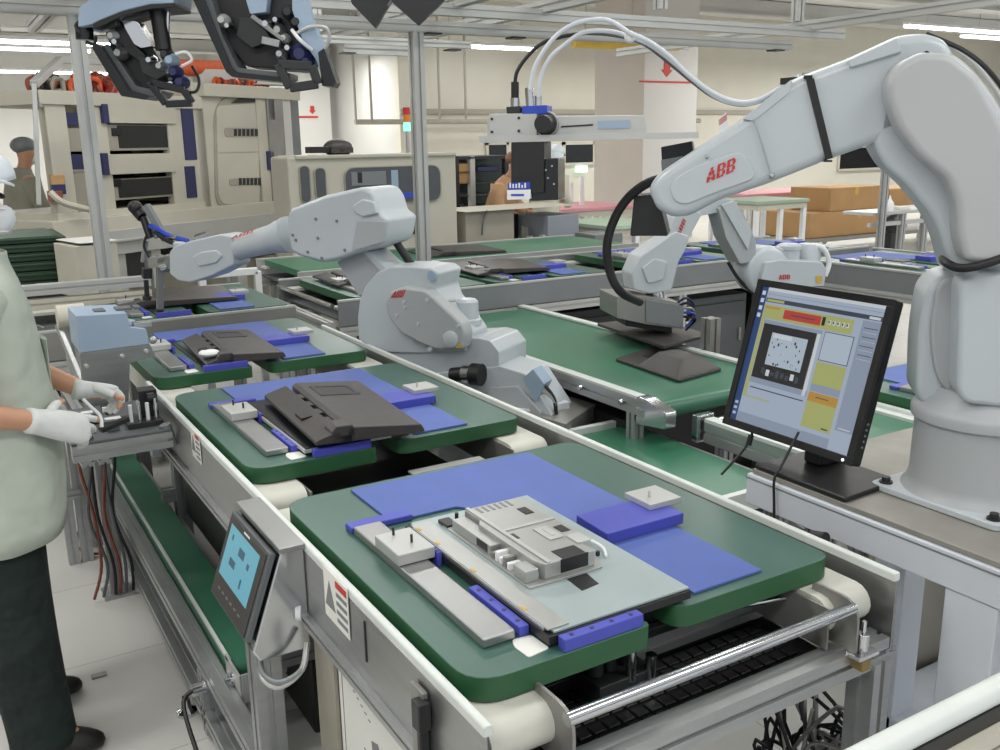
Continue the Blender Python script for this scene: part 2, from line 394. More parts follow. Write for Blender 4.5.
# rails
for x, y1 in ((XL-.010, 3.36), (XR-.010, 4.0)):
    m = MB(); sec = [(x+.002, ZR-.018), (x+.002, ZR-.003), (x+.005, ZR), (x+.015, ZR), (x+.018, ZR-.003), (x+.018, ZR-.018)]
    m.prism([V((a, Y0, b)) for a, b in sec], (0, y1-Y0, 0)); m.build('guide_rail', M['white_rail'], cv, bevel=.002)
for x, y1 in ((XL-.008, 3.30), (XR-.002, 4.0)):
    m = MB(); m.box((x, Y0, .645), (x+.006, y1, ZR-.018)); m.build('side_panel', M['steel'], cv, bevel=.001)
    m = MB(); m.prof((x+.003, Y0, .64), (x+.003, y1, .64), .03, .03); m.build('side_beam', M['alu'], cv)
m = MB(); m.box((XL-.0105, 1.42, .70), (XL-.008, 1.425, .78)); m.box((XL-.0105, 1.9, .65), (XL-.008, 1.904, .78)); m.each('panel_joint', M['dark'], cv)
# narrow belts
for (a, b) in ((1.03, 2.06), (2.12, 3.18), (3.24, 4.28)):
    for x0 in (.590, 1.305):
        stadium(a, b, .738, .036, x0, x0+.115, MB()).build('belt', M['belt_grey'], cv)
        q = MB(); xi = x0+.12 if x0 < 1 else x0-.008
        q.box((xi, a-.005, .685), (xi+.004, b+.005, .768)); q.build('belt_guard', M['steel_dull'], cv, bevel=.001)
# legs and cross beams
for (x, y) in ((.62, 1.06), (1.418, 1.02), (.66, 3.45), (1.418, 2.15), (1.418, 3.25), (.64, 1.75), (.66, 4.2), (1.418, 4.2)):
    m = MB(); m.prof((x, y, .03), (x, y, .64), .05, .06, (0, 1, 0)); l = m.build('leg', M['alu'], cv); MB().lathe((x, y, 0), (0, 0, 1), [(0, .03), (.012, .03), (.018, .012), (.05, .01)]).build('foot', M['rubber'], l)
for (y, z, h) in ((1.02, .655, .055), (2.12, .35, .05), (3.45, .35, .05)):
    MB().prof((.59, y, z), (1.44, y, z), .045, h).build('cross_beam', M['alu'], cv)
# roller tube and its bracket at the end
a = PY(544, 733, 1.0); b = PY(846, 612, 1.0)
MB().cyl((.70, 1.0, .773), (1.33, 1.0, .773), .0115, n=24).build('end_tube', M['chrome'], cv)
for x in (.70, 1.325):
    m = MB(); pts = rounded([V((x, .985, .69)), V((x, .985, .79)), V((x, 1.09, .79)), V((x, 1.09, .69))], [.002, .04, .01, .002], 5); m.prism(pts, (.006, 0, 0)); m.box((x, 1.05, .685), (x+.006, 1.3, .74)); m.build('tube_bracket', M['steel_dull'], cv)
m = MB(); m.cyl((1.345, .985, .69), (1.345, .985, .725), .011); m.cyl((1.345, .985, .725), (1.345, .985, .75), .004); m.box((1.318, .968, .682), (1.372, 1.0, .69)); m.build('sensor', M['chrome'], cv, bevel=.001)
MB().box((1.332, .972, .655), (1.356, .998, .682)).build('sensor_clip', M['brass'], cv, bevel=.002)
MB().cyl((1.18, 1.16, .745), (1.3, 1.13, .745), .005).build('stop_rod', M['chrome'], cv)
# stopper machinery in the gaps between the pallets
for i, yg in enumerate((1.18, 2.12, 3.24)):
    m = MB(); zt = .7
    m.box((.86, yg-.05, .62), (.98, yg+.03, zt)); m.cyl((.88, yg-.01, zt), (.88, yg-.01, zt+.05), .014); m.cyl((.91, yg-.01, zt), (.91, yg-.01, zt+.055), .011); m.cyl((.95, yg-.01, zt), (.95, yg-.01, zt+.045), .016)
    m.build('stopper', M['dark'], cv, bevel=.002)
    m = MB(); m.cyl((.93, yg-.045, zt-.01), (.93, yg-.045, zt+.055), .009); m.cyl((.97, yg-.05, .66), (.97, yg-.05, .73), .010); m.each('stopper_pin', M['chrome'], cv)
    if i == 0:
        for yy in (1.22, 1.3): MB().prof((.93, yy, .69), (1.40, yy, .69), .04, .04).build('cross_bar', M['alu'], cv)
        continue
    m = MB(); m.box((1.0, yg-.12, .745), (1.22, yg+.05, .75)); m.box((1.03, yg-.10, .7501), (1.17, yg-.092, .752)) ; m.build('cover_plate', M['alu_pale'], cv, bevel=.001)
    m = MB(); m.box((.72, yg-.06, .60), (1.28, yg-.03, .68)); m.box((1.02, yg-.1, .5), (1.06, yg-.02, .745)); m.build('lift_bracket', M['panel_grey'], cv, bevel=.002)
# inner pan, beige door and the drawing sheet below the side panel
MB().box((.585, 1.25, .60), (1.42, 2.1, .605)).build('drip_pan', M['dark'], cv)
MB().box((.581, 1.0, .05), (.589, 1.72, .625)).build('lower_panel', M['steel_dull'], cv)
MB().box((.572, 1.64, .05), (.580, 1.75, .622)).build('panel_edge', M['beige_dk'], cv)
def sheet(xp, y0, y1, z0, z1):
    s = MB().box((xp-.0015, y0, z0), (xp, y1, z1)).build('drawing_sheet', M['paper'], cv)
    k = MB()
    for i in range(7): yy = y1-.04-i*.018; k.box((xp-.0024, yy-.012, z1-.045-.006*i), (xp-.0016, yy-.002, z1-.043-.006*i))
    for i in range(5): k.box((xp-.0024, y0+.05, z1-.14-.012*i), (xp-.0016, y0+.05+.06+.02*(i % 3), z1-.138-.012*i))
    k.box((xp-.0024, y0+.03, z0+.02), (xp-.0016, y0+.033, z1-.02)); k.box((xp-.0024, y1-.02, z0+.02), (xp-.0016, y1-.018, z1-.02)); k.box((xp-.0024, y1-.30, z1-.16), (xp-.0016, y1-.12, z1-.158)); k.box((xp-.0024, y1-.30, z1-.26), (xp-.0016, y1-.10, z1-.258))
    k.prism([V((xp-.0024, y1-.16, z1-.12)), V((xp-.0024, y1-.19, z1-.11)), V((xp-.0024, y1-.25, z1-.2)), V((xp-.0024, y1-.18, z1-.22))], (.0008, 0, 0))
    k.build('drawing', M['ink'], s)
    return s
sheet(.5805, 1.1, 1.63, .1, .622)
# safety stickers and black latch on the side panel
def sticker(px0, px1, y_):
    a = PX(*px0, XL-.011); b = PX(*px1, XL-.011)
    zm = (a.z+b.z)/2; hz_ = abs(a.y-b.y)*.42
    o = MB().box((XL-.0115, min(a.y, b.y), zm-hz_*1.3), (XL-.010, max(a.y, b.y), zm+hz_*.7)).build('safety_sticker', M['paper'], cv)
    y0, y1 = min(a.y, b.y), max(a.y, b.y); z0, z1 = zm-hz_*1.3, zm+hz_*.7; k = MB(); h = z1-z0
    k.prism([V((XL-.0122, y1-.006, z0+.25*h)), V((XL-.0122, (y0+y1)/2+.004, z0+.25*h)), V((XL-.0122, (y1*3+y0)/4, z0+.8*h))], (.0006, 0, 0))
    for i in range(4): k.box((XL-.0122, y0+.005, z0+h*(.12+.17*i)), (XL-.0116, (y0+y1)/2-.004, z0+h*(.2+.17*i)))
    k.build('sticker_print', M['ink'], o)
    MB().box((XL-.0124, y0+.004, z0+h*.80), (XL-.0116, (y0+y1)/2-.003, z0+h*.93)).build('sticker_band', M['red'], o)
sticker((324, 583), (348, 606), 0); sticker((191, 436), (200, 447), 0)
for y, z, w in ((1.20, .745, .035), (2.02, .745, .03)):
    m = MB(); m.box((XL-.03, y-w, .64), (XL-.012, y-w+.012, z)); m.box((XL-.034, y-w-.008, z-.03), (XL-.012, y-w+.02, z+.02)); m.build('latch', M['dark'], cv, bevel=.003)
m = MB(); m.box((XL-.02, 1.17, .63), (XL-.0105, 1.215, .775)); m.build('strap_plate', M['steel_dull'], cv, bevel=.002)
# steel end post of the frame
MB().box((.545, 3.29, .55), (.575, 3.33, .80)).build('end_post', M['white_ped'], cv, bevel=.003)

# ---- things standing under the conveyor
o = thing('keyboard', 'black computer keyboard on the shelf under the end tube of the conveyor', 'keyboard', (1.02, 1.17, .64))
kb = MB(); kb.box((.735, 1.035, .64), (1.30, 1.215, .657)); kb.box((.735, 1.205, .657), (1.30, 1.24, .685)); kb.build('keyboard_case', M['black'], o, bevel=.004)
for r in range(5):
    k = MB()
    for i in range(18): k.box((.75+i*.0298, 1.045+r*.031, .657), (.75+i*.0298+.025, 1.045+r*.031+.025, .664))
    k.each('key', M['black'], o, bevel=.002)
tray = MB(); tray.box((.72, 1.04, .622), (1.37, 1.6, .632)); tray.box((.72, 1.04, .632), (.73, 1.6, .64)); tag(tray.build('keyboard_shelf', M['dark'], bevel=.002), 'dark steel shelf holding the black keyboard under the first pallet', 'shelf')
o = MB(); o.box((1.12, 1.24, .634), (1.36, 1.5, .70)); o = tag(o.build('junction_box', M['beige'], bevel=.006), 'pale box wound with black cable at the end of the keyboard shelf', 'box')
m = MB(); m.tube([(1.16, 1.236, .64), (1.2, 1.232, .69), (1.17, 1.236, .705), (1.25, 1.26, .706), (1.22, 1.236, .66), (1.27, 1.234, .64)], .004, 8); m.build('cable', M['rubber'], o)
cb = thing('drag_chain', 'loop of black flexible conduit under the first pallet behind the keyboard', 'cable', (.93, 1.28, .64))
for i in range(4): MB().tube([(.84+i*.035, 1.30, .66), (.85+i*.035, 1.26, .70), (.87+i*.035, 1.25, .735), (.885+i*.035, 1.33, .745)], .011, 10).build('conduit', M['rubber'] if i != 3 else M['alu_pale'], cb)
MB().box((.82, 1.22, .641), (.99, 1.34, .66)).build('conduit_base', M['dark'], cb, bevel=.002)
# tangle of cables on the floor by the corner leg
tg = thing('cable_tangle', 'tangle of loose dark wires on the floor beside the conveyor corner leg', 'cable', (1.3, 1.35, 0))
rnd = random.Random(3)
for i in range(14):
    c = V((1.46+rnd.random()*.04, 1.10+rnd.random()*.14, 0)); pts = [c+V((0, 0, .012))]
    for k in range(7): pts.append(c + V((rnd.uniform(-.03, .02), rnd.uniform(-.12, .10), .05 + rnd.random()*.42)))
    MB().tube(pts, .0045, 6, 5).build('wire', M['rubber'] if i % 3 else M['steel_dull'], tg)
cab = MB(); cab.box((.72, 1.25, 0), (1.12, 2.0, .57)); tag(cab.build('control_cabinet', M['panel_grey'], bevel=.006), 'grey steel cabinet standing under the conveyor behind the drawing sheet', 'cabinet')
dark_fill = thing('dark_filler', 'black filler body added to darken the space under the conveyor', 'machine', (.9, 2.55, 0))  # black boxes added so the inside of the conveyor reads as dark
MB().box((.65, 2.26, .30), (1.3, 3.35, .62)).build('filler_body', M['black'], dark_fill, bevel=.01); MB().box((.72, 2.25, 0), (1.25, 3.05, .30)).build('filler_stand', M['black'], dark_fill, bevel=.01)
MB().cyl((.635, 2.4, .46), (.65, 2.4, .46), .05).build('filler_hub', M['dark'], dark_fill)
wb_ = thing('drive_box', 'small white drive box beside the black unit next to the touch screen', 'box', (.60, 2.16, .33))
MB().box((.585, 2.1, .42), (.655, 2.2, .53)).build('box_body', M['white'], wb_, bevel=.006); MB().cyl((.575, 2.15, .47), (.585, 2.15, .47), .022).build('box_knob', M['alu'], wb_); MB().box((.60, 2.13, .31), (.64, 2.17, .42)).build('box_stand', M['alu'], wb_)
# ---- low return conveyor
lo = thing('return_conveyor', 'low green belt conveyor near the floor under the side of the assembly conveyor', 'conveyor', (.6, 3.0, 0))
stadium(2.22, 4.6, .275, .025, .505, .615, MB()).build('belt', M['green_belt'], lo)
MB().prof((.478, 1.15, .235), (.478, 4.6, .235), .04, .05).build('side_beam', M['alu'], lo)
MB().prof((.632, 2.22, .235), (.632, 4.6, .235), .03, .05).build('side_beam', M['alu'], lo)
MB().prof((.478, .8, .075), (.478, 4.6, .075), .045, .045).build('base_beam', M['alu'], lo)
MB().box((.50, 2.24, .302), (.508, 4.5, .312)).build('belt_edge_strip', M['white_rail'], lo)
m = MB(); m.box((.50, 2.14, .235), (.506, 2.27, .315)); m.box((.506, 2.14, .235), (.60, 2.146, .315)); m.build('end_plate', M['alu_pale'], lo, bevel=.002)
MB().lathe((.5, 2.2, .275), (-1, 0, 0), [(0, .02), (.006, .02), (.008, .01), (.02, .009)]).build('axle_nut', M['chrome'], lo)
for y in (1.3, 2.4, 3.88, 4.5):
    m = MB(); m.prof((.478, y, .02), (.478, y, .21), .045, .045, (0, 1, 0)); m.build('leg', M['alu'], lo)
for y in (2.55, 3.88): MB().lathe((.44, y, 0), (0, 0, 1), [(0, .03), (.01, .03), (.02, .014), (.055, .01)]).build('levelling_foot', M['chrome'], lo)
MB().cyl((.42, 2.33, .2), (.455, 2.33, .2), .018).build('plug', M['chrome'], lo)
m = MB(); m.tube([(.42, 2.33, .2), (.39, 2.3, .17), (.40, 2.1, .05), (.42, 1.9, .012), (.40, 1.6, .012), (.43, 1.3, .012)], .006, 8); tag(m.build('power_cord', M['rubber']), 'black cord trailing along the floor beside the low green conveyor', 'cord')

# ---- pallets
TO = V((.589, 1.085, .778))
def L(x, y, z): return V((x, y, z)) - V((0, 0, 0))
def make_pallet():
    t = thing('pallet', 'green pallet with bare panel nearest the end tube of the conveyor', 'pallet', TO, 'green pallets on the assembly conveyor')
    ol = [V((x, y, .778)) for x, y in ((.589, 1.085), (.93, 1.085), (.93, 1.42), (1.0, 1.42), (1.0, 1.10), (1.392, 1.10), (1.392, 1.962), (.589, 1.962))]
    m = MB(); m.prism(rounded(ol, [.07, .012, .01, .01, .04, .04, .05, .07], 6), (0, 0, .042)); m.mi = [1, 0] + [1]*(len(m.f)-2); m.build('pallet_board', [M['green_top'], M['green_side']], t, bevel=.002)
    m = MB(); mp = [V((x, y, .8205)) for x, y in ((.745, 1.935), (1.232, 1.935), (1.226, 1.125), (1.06, 1.125), (1.06, 1.5), (.90, 1.71), (.745, 1.71))]
    m.prism(mp, (0, 0, .005)); m.build('blue_mat', M['blue_mat'], t, bevel=.001)
    m = MB(); m.box((.655, 1.165, .8201), (.716, 1.70, .838)); m.build('locating_bar', M['steel'], t, bevel=.004)
    m = MB(); m.box((.653, 1.475, .8381), (.73, 1.585, .862)); cb = m.build('clamp_block', M['alu_pale'], t, bevel=.003)
    q = MB()
    for (x, y) in ((.685, 1.565), (.700, 1.515)): q.cyl((x, y, .862), (x, y, .878), .0028, n=8)
    q.each('pin', M['dark'], cb)
    m = MB(); m.box((.652, 1.702, .8205), (.792, 1.738, .834)); m.build('blue_stop', M['blue_block'], t, bevel=.003)
    def strip(a, b, ax):
        m = MB(); m.box(a, b); s = m.build('blue_strip', M['blue_block'], t, bevel=.002)
        q = MB(); n = 4
        for i in range(n):
            f = (i+.5)/n; c = V(a).lerp(V(b), f); c.z = b[2]
            if ax: c.x = (a[0]+b[0])/2
            else: c.y = (a[1]+b[1])/2
            q.cyl(c-V((0, 0, .003)), c+V((0, 0, .0008)), .004, n=10)
        q.each('screw_hole', M['navy'], s)
    strip((.7225, 1.165, .8201), (.7415, 1.335, .839), 1); strip((.731, 1.47, .8201), (.7415, 1.53, .85), 1); strip((.757, 1.0865, .8201), (.915, 1.1065, .843), 0)
    m = MB(); m.prism(rounded([V((x, y, .8201)) for x, y in ((.708, 1.165), (.742, 1.162), (.745, 1.112), (.702, 1.106), (.700, 1.145))], .006), (0, 0, .0016)); m.build('tag_card', M['paper'], t)
    m = MB(); m.prism([V((x, y, .8256)) for x, y in ((1.052, 1.365), (1.25, 1.365), (1.25, 1.478), (1.058, 1.478))], (0, 0, .024)); bb = m.build('blue_block', M['blue_block'], t, bevel=.002)
    m = MB(); m.box((1.20, 1.412, .8495), (1.285, 1.498, .862)); m.cyl((1.228, 1.45, .862), (1.228, 1.45, .876), .003, n=8); m.build('clamp_plate', M['alu_pale'], t, bevel=.002)
    m = MB(); m.box((.77, 1.14, .8205), (.79, 1.68, .8245)); m.box((.9, 1.45, .8205), (1.03, 1.68, .8245)); m.build('support_pad', M['black'], t)
    return t
P1 = make_pallet(); PG = 'green pallets on the assembly conveyor'
P2 = dup(P1, TO+V((0, 1.12, 0)), 'green pallet under the tilted black rear cover, middle of the assembly conveyor', 0, PG)
P3 = dup(P1, TO+V((0, 2.24, 0)), 'green pallet by the pale blue box at the far end of the assembly conveyor', 0, PG)

# ---- bare LCD panel on the first pallet
lp = thing('display_panel', 'bare flat display panel lying face down with metal chassis on the first green pallet', 'display panel', (.885, 1.37, .825))
x0, x1, ya, yb = .742, 1.038, 1.108, 1.636
m = MB(); m.box((x0, ya, .8265), (x1, yb, .843)); m.build('panel_frame', M['black'], lp, bevel=.002)
m = MB(); m.box((x0+.012, ya+.004, .8431), (x1-.002, yb-.003, .8475)); m.build('back_plate', M['lcd_back'], lp, bevel=.001)
m = MB(); m.box((x0+.004, ya+.01, .8476), (x0+.045, yb-.02, .8505)); m.box((x0+.002, ya+.02, .8434), (x0+.010, yb-.03, .849)); m.build('side_shield', M['pcb_steel'], lp, bevel=.001)
q = MB()
for y in (1.19, 1.36, 1.5, 1.58): q.box((x0+.006, y, .8506), (x0+.012, y+.014, .8513))
q.each('yellow_label', M['yellow'], lp)
m = MB(); m.prism(rounded([V((x, y, .8476)) for x, y in ((.797, 1.252), (.955, 1.252), (.975, 1.30), (.985, 1.585), (.80, 1.585))], .006), (0, 0, .004)); m.build('chassis_plate', M['pcb_steel'], lp, bevel=.001)
ch = MB(); zt = .884
ch.prism([V((x, y, .8516)) for x, y in ((.838, 1.262), (.945, 1.262), (.945, 1.30), (.968, 1.33), (.968, 1.56), (.84, 1.56), (.84, 1.50), (.828, 1.48), (.828, 1.29))], (0, 0, .03))
ch.box((.806, 1.40, .8516), (.838, 1.55, .872)); ch.box((.80, 1.268, .8516), (.828, 1.31, .874)); ch = ch.build('chassis_box', M['pcb_steel'], lp, bevel=.002)
q = MB()
q.box((.842, 1.262, .8817), (.85, 1.56, .885)); q.box((.85, 1.42, .8817), (.966, 1.428, .884)); q.box((.90, 1.34, .8817), (.93, 1.40, .8842)); q.box((.912, 1.352, .8843), (.92, 1.388, .886)); q.box((.935, 1.30, .8817), (.965, 1.34, .8845)); q.build('rib', M['alu_pale'], ch, bevel=.001)
q = MB()
for (a, b) in (((.875, 1.26), (.925, 1.30)), ((.94, 1.36), (.96, 1.39)), ((.93, 1.47), (.95, 1.505)), ((.845, 1.38), (.86, 1.405))): q.box((a[0], a[1], .8817), (b[0], b[1], .8824))
q.box((.87, 1.2612, .856), (.93, 1.2619, .8822)); q.box((.8052, 1.41, .855), (.806, 1.45, .871))
q.each('cutout', M['black'], ch)
q = MB()
for i in range(6): q.box((.86+i*.014, 1.525, .8817), (.866+i*.014, 1.553, .8822))
q.build('vent_slot', M['panel_grey'], ch)
for i in range(7):
    y = 1.272+i*.018 if i < 2 else 1.30+i*.014; m = MB(); m.box((.804, y, .8516), (.832, y+.009, .864+.006*(i % 2))); m.box((.803, y+.002, .855), (.804, y+.007, .862)); m.build('connector', M['white'] if i % 3 else M['steel_dull'], lp, bevel=.001)
m = MB(); m.prism([V((x, y, .8476)) for x, y in ((.872, 1.2), (.912, 1.206), (.918, 1.25), (.875, 1.25))], (0, 0, .0008)); m.build('black_tape', M['black'], lp)
m = MB(); m.box((.80, 1.56, .8476), (.825, 1.60, .856)); m.build('black_socket', M['black'], lp, bevel=.001)
m = MB(); m.cyl((.83, 1.575, .8516), (.83, 1.575, .872), .004, n=8); m.cyl((.98, 1.3, .8476), (.98, 1.3, .856), .004, n=8); m.each('standoff', M['dark'], lp)
m = MB(); m.tube([(.985, 1.36, .851), (1.0, 1.35, .854), (1.0, 1.31, .854), (.985, 1.28, .852)], .003, 6); m.build('wire', M['white'], lp)

# ---- black rear covers
def cover(name, label, A, B, C, D, group='black monitor covers on the conveyors', t=.02, extra=True):
    """A back corner, B back corner (far end), C front, D front: quad of the underside"""
    A, B, C, D = map(V, (A, B, C, D)); o = thing(name, label, 'monitor cover', (A+B+C+D)/4, group)
    n = (B-A).cross(D-A).normalized(); n = n if n.z > 0 else -n
    def P(u, v, h): return (D*(1-u)+C*u)*(1-v) + (A*(1-u)+B*u)*v + n*h      # u across, v from front to back
    def slab(m, us, hs, v0=0, v1=1, h0=0.0):
        front = [P(u, v0, h) for u, h in zip(us, hs)] + [P(us[-1], v0, h0), P(us[0], v0, h0)]
        back = [P(u, v1, h) for u, h in zip(us, hs)] + [P(us[-1], v1, h0), P(us[0], v1, h0)]
        return m.loft([front, back])
    m = MB(); slab(m, [0, .03, .22, .24], [t*.4, t*.6, t*1.3, t*.5]); m.build('lower_shell', M['charcoal'], o, bevel=.003)
    m = MB(); slab(m, [.28, .32, .97, 1.0], [t*1.2, t*1.5, t*.9, t*.3]); m.build('main_shell', M['charcoal'], o, bevel=.003)
    m = MB(); slab(m, [.2, .32], [t*.7, t*.7], .0, .985); m.build('hinge_channel', M['black'], o)
    m = MB(); slab(m, [.14, .18, .33, .36], [t*1.2, t*1.75, t*1.75, t*1.2], .0, .12); m.build('foot_bump', M['charcoal'], o, bevel=.004)
    if extra:
        q = MB()
        for k in range(4): slab(q, [.225, .275], [t*1.15, t*1.15], .2+.17*k, .29+.17*k)
        q.each('latch', M['dark'], o, bevel=.002)
        q = MB(); hz = lambda u: t*(1.5+( .9-1.5)*(u-.32)/.65)
        for (u0, u1, v0, v1) in ((.40, .80, .66, .69), (.40, .80, .86, .89), (.40, .44, .69, .86), (.76, .80, .69, .86)): slab(q, [u0, u1], [hz(u0)+.002, hz(u1)+.002], v0, v1, t*.5)
        q.build('mount_frame', M['black'], o, bevel=.001)
        q = MB(); slab(q, [.44, .76], [hz(.44)+.0006, hz(.76)+.0006], .69, .86, t*.5); q.build('mount_recess', M['dark'], o)
        q = MB(); slab(q, [.05, .15], [t*.95, t*1.12], .34, .46, t*.3); q.build('label_patch', M['black'], o)
    return o
c2 = cover('monitor_cover', 'charcoal rear cover with hinge channel lying tilted on the middle pallet', (.79, 2.725, .856), (1.10, 2.715, .848), (1.052, 2.165, .85), (.757, 2.19, .858), t=.026)
g = MB(); g.box((.742, 2.228, .8275), (1.035, 2.75, .845)); gp = g.build('display_panel', M['black_gloss'], bevel=.002); tag(gp, 'dark display panel lying under the tilted charcoal cover on the middle pallet', 'display panel')
g = MB(); g.box((.738, 2.224, .832), (.742, 2.75, .841)); g.box((.742, 2.224, .832), (.98, 2.228, .841)); g.build('panel_edge', M['alu_pale'], gp)
c3 = cover('monitor_cover', 'dark rear cover lying on the pallet at the far end of the assembly conveyor', (.80, 3.85, .835), (1.08, 3.86, .835), (1.06, 3.335, .835), (.77, 3.345, .835), t=.024)
m = MB(); m.ball((.80, 3.40, .872), (.035, .028, .014), 12, 8); m.ball((.785, 3.43, .868), (.02, .02, .012), 10, 6); tag(m.build('foam_wad', M['white']), 'small white crumpled wad on the dark cover at the far pallet', 'wad')

m = MB(); m.tube([PX(772, 530, 1.475), PX(790, 525, 1.475), PX(806, 534, 1.475), PX(828, 546, 1.475)], .006, 8); m.cyl(PX(812, 536, 1.475), PX(826, 538, 1.475), .012); m.cyl((1.44, 1.2, .74), (1.475, 1.2, .74), .008); m.build('cable_plug', M['rubber'], cv)
# ================================================================== large robot on its white stand
GL = {'A': ('001100', '001100', '011110', '011110', '110011', '111111', '110011'), 'B': ('111110', '110011', '110011', '111110', '110011', '110011', '111110')}
def abb(parent, o, dx, dy, n, text='ABB'):
    """red logotype with the split strokes; o bottom corner, dx along the whole word, dy up the letter height"""
    o = V(o); dx = V(dx); dy = V(dy); n = V(n).normalized()*.0012; m = MB(); W = len(text)*7-1
    for k, ch in enumerate(text):
        for r, row in enumerate(GL[ch]):
            for c, bit in enumerate(row):
                if bit == '0': continue
                x0 = k*7+c+(.14 if c == 3 else 0); x1 = k*7+c+1-(.14 if c == 2 else 0); y1 = 7-r-(.14 if r == 4 else 0); y0 = 6-r+(.14 if r == 3 else 0)
                P = lambda x, y: o+dx*(x/W)+dy*(y/7)
                m.prism([P(x0, y0), P(x1, y0), P(x1, y1), P(x0, y1)], n)
    return m.build('logo', M['red'], parent, smooth=False)

st = thing('robot_stand', 'white coated steel stand under the large robot and the computer monitor', 'stand', (2.0, 1.0, 0))
m = MB(); m.box((1.54, .25, .772), (2.6, 1.475, .846)); m.build('stand_frame', M['white_ped'], st, bevel=.004)
m = MB(); m.box((1.548, .26, .8462), (2.59, 1.465, .858)); m.build('stand_plate', mat('scuffed_plate', (150, 147, 140), .5, .35, .14, 9, .08, 60), st, bevel=.002)
m = MB(); m.box((1.5385, .25, .835), (1.54, 1.475, .838)); m.build('frame_groove', M['panel_grey'], st)
for (a, b, c, d) in ((1.545, .86, 1.62, .965), (1.545, .27, 1.62, .37), (2.0, 1.36, 2.09, 1.45), (2.5, .3, 2.58, .4), (2.5, 1.36, 2.58, 1.45)):
    MB().box((a, b, .012), (c, d, .772)).build('leg', M['white_ped'], st, bevel=.004)
MB().box((1.548, .25, .012), (1.66, 1.47, .09)).build('base_rail', M['white_ped'], st, bevel=.004)
MB().box((2.0, .37, .012), (2.55, 1.47, .1)).build('base_rail', M['white_ped'], st, bevel=.004)
MB().box((1.53, .24, 0), (2.6, 1.49, .012)).build('foot_plate', M['white_ped'], st)
# machine column behind, seen through the legs
m = MB(); m.box((2.15, 1.5, 0), (2.5, 1.58, .7)); tag(m.build('partition_panel', M['beige_dk']), 'beige panel standing behind the legs of the white robot stand', 'panel')

RN = V((-.70, -.714, 0)); R1P = Plane((1.82, 1.09, .86), RN); RN = R1P.n
rb = thing('industrial_robot', 'large white robot arm with red logo reaching over the conveyors from the white stand', 'robot', (1.82, 1.09, .858))
def pl(P, pts, off): return [P.at(x, y, off) for x, y in pts]
def solid(P, pts, f, b, r=0.012, name='part', mt=None, parent=None, bevel=.012, seg=3, rs=4):
    poly = pl(P, pts, f); poly = rounded(poly, r, rs)
    return MB().prism(poly, P.n*(b-f)).build(name, mt, parent, bevel=bevel, seg=seg)
ax = V((1.82, 1.09, 0))
fl = MB(); fl.prism(rounded([V((x, y, .8585)) for x, y in ((1.665, .945), (1.975, .945), (1.975, 1.24), (1.665, 1.24))], .02), (0, 0, .014)); fl.build('base_flange', M['robot'], rb, bevel=.003)
q = MB()
for (x, y) in ((1.69, .97), (1.95, .97), (1.69, 1.215)): q.lathe((x, y, .8725), (0, 0, 1), [(0, .014), (.004, .014), (.004, .009), (.013, .009)], 12)
q.each('bolt', M['dark'], rb)
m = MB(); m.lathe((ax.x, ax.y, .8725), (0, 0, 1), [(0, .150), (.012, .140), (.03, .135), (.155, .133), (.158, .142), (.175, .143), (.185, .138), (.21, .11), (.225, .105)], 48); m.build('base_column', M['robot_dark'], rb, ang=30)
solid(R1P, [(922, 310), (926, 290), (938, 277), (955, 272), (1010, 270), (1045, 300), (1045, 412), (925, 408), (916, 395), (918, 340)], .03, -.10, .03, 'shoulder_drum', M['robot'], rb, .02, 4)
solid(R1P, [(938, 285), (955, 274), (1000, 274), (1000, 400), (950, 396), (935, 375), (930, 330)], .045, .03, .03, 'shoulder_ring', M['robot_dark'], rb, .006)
solid(R1P, [(960, 283), (975, 272), (1040, 272), (1050, 300), (1050, 400), (1040, 412), (965, 404), (957, 392)], .12, .02, .02, 'motor_casing', M['robot'], rb, .012, 4)
arm = [(872, 144), (886, 168), (908, 186), (921, 203), (931, 215), (941, 235), (947, 258), (952, 276), (1012, 280), (1028, 215), (1022, 150), (996, 96), (972, 66), (950, 50), (905, 62), (880, 95)]
solid(R1P, arm, .075, -.07, .02, 'upper_arm', M['robot'], rb, .016, 4)
cov = [(886, 85), (897, 63), (922, 51), (950, 53), (977, 74), (1002, 118), (1030, 185), (1034, 255), (1000, 268), (965, 262), (958, 235), (957, 205), (948, 180), (919, 156), (899, 130), (889, 104)]
cvr = solid(R1P, cov, .145, .06, .014, 'elbow_cover', M['robot_face'], rb, .018, 4)
q = MB()
for (x, y) in ((899, 99), (917, 142), (926, 54), (948, 173)): c = R1P.at(x, y, .128); q.cyl(c-R1P.n*.008-RT*.0, c+R1P.n*.004, .0055, n=10)
q.each('screw', M['dark'], rb)
fore = [(648, 190), (654, 178), (666, 168), (700, 146), (742, 119), (792, 79), (848, 58), (898, 35), (925, 32), (945, 38), (955, 52), (950, 90), (905, 132), (874, 144), (828, 160), (768, 184), (720, 200), (690, 216), (672, 218), (656, 209)]
fo = solid(R1P, fore, .075, -.085, .012, 'forearm', M['robot'], rb, .02, 4)
solid(R1P, [(668, 184), (690, 168), (742, 150), (758, 178), (715, 193), (686, 205), (674, 202)], .079, .07, .02, 'wrist_cover', M['robot'], rb, .003)
m = MB(); m.tube([R1P.at(754, 119, .08), R1P.at(762, 142, .0805), R1P.at(772, 176, .08)], .0022, 8); m.build('seam', M['robot_dark'], rb)
m = MB(); m.ball(R1P.at(772, 176, .078), .006, 10, 8); m.ball(R1P.at(707, 157, .078), .004, 8, 6); m.each('screw', M['alu'], rb)
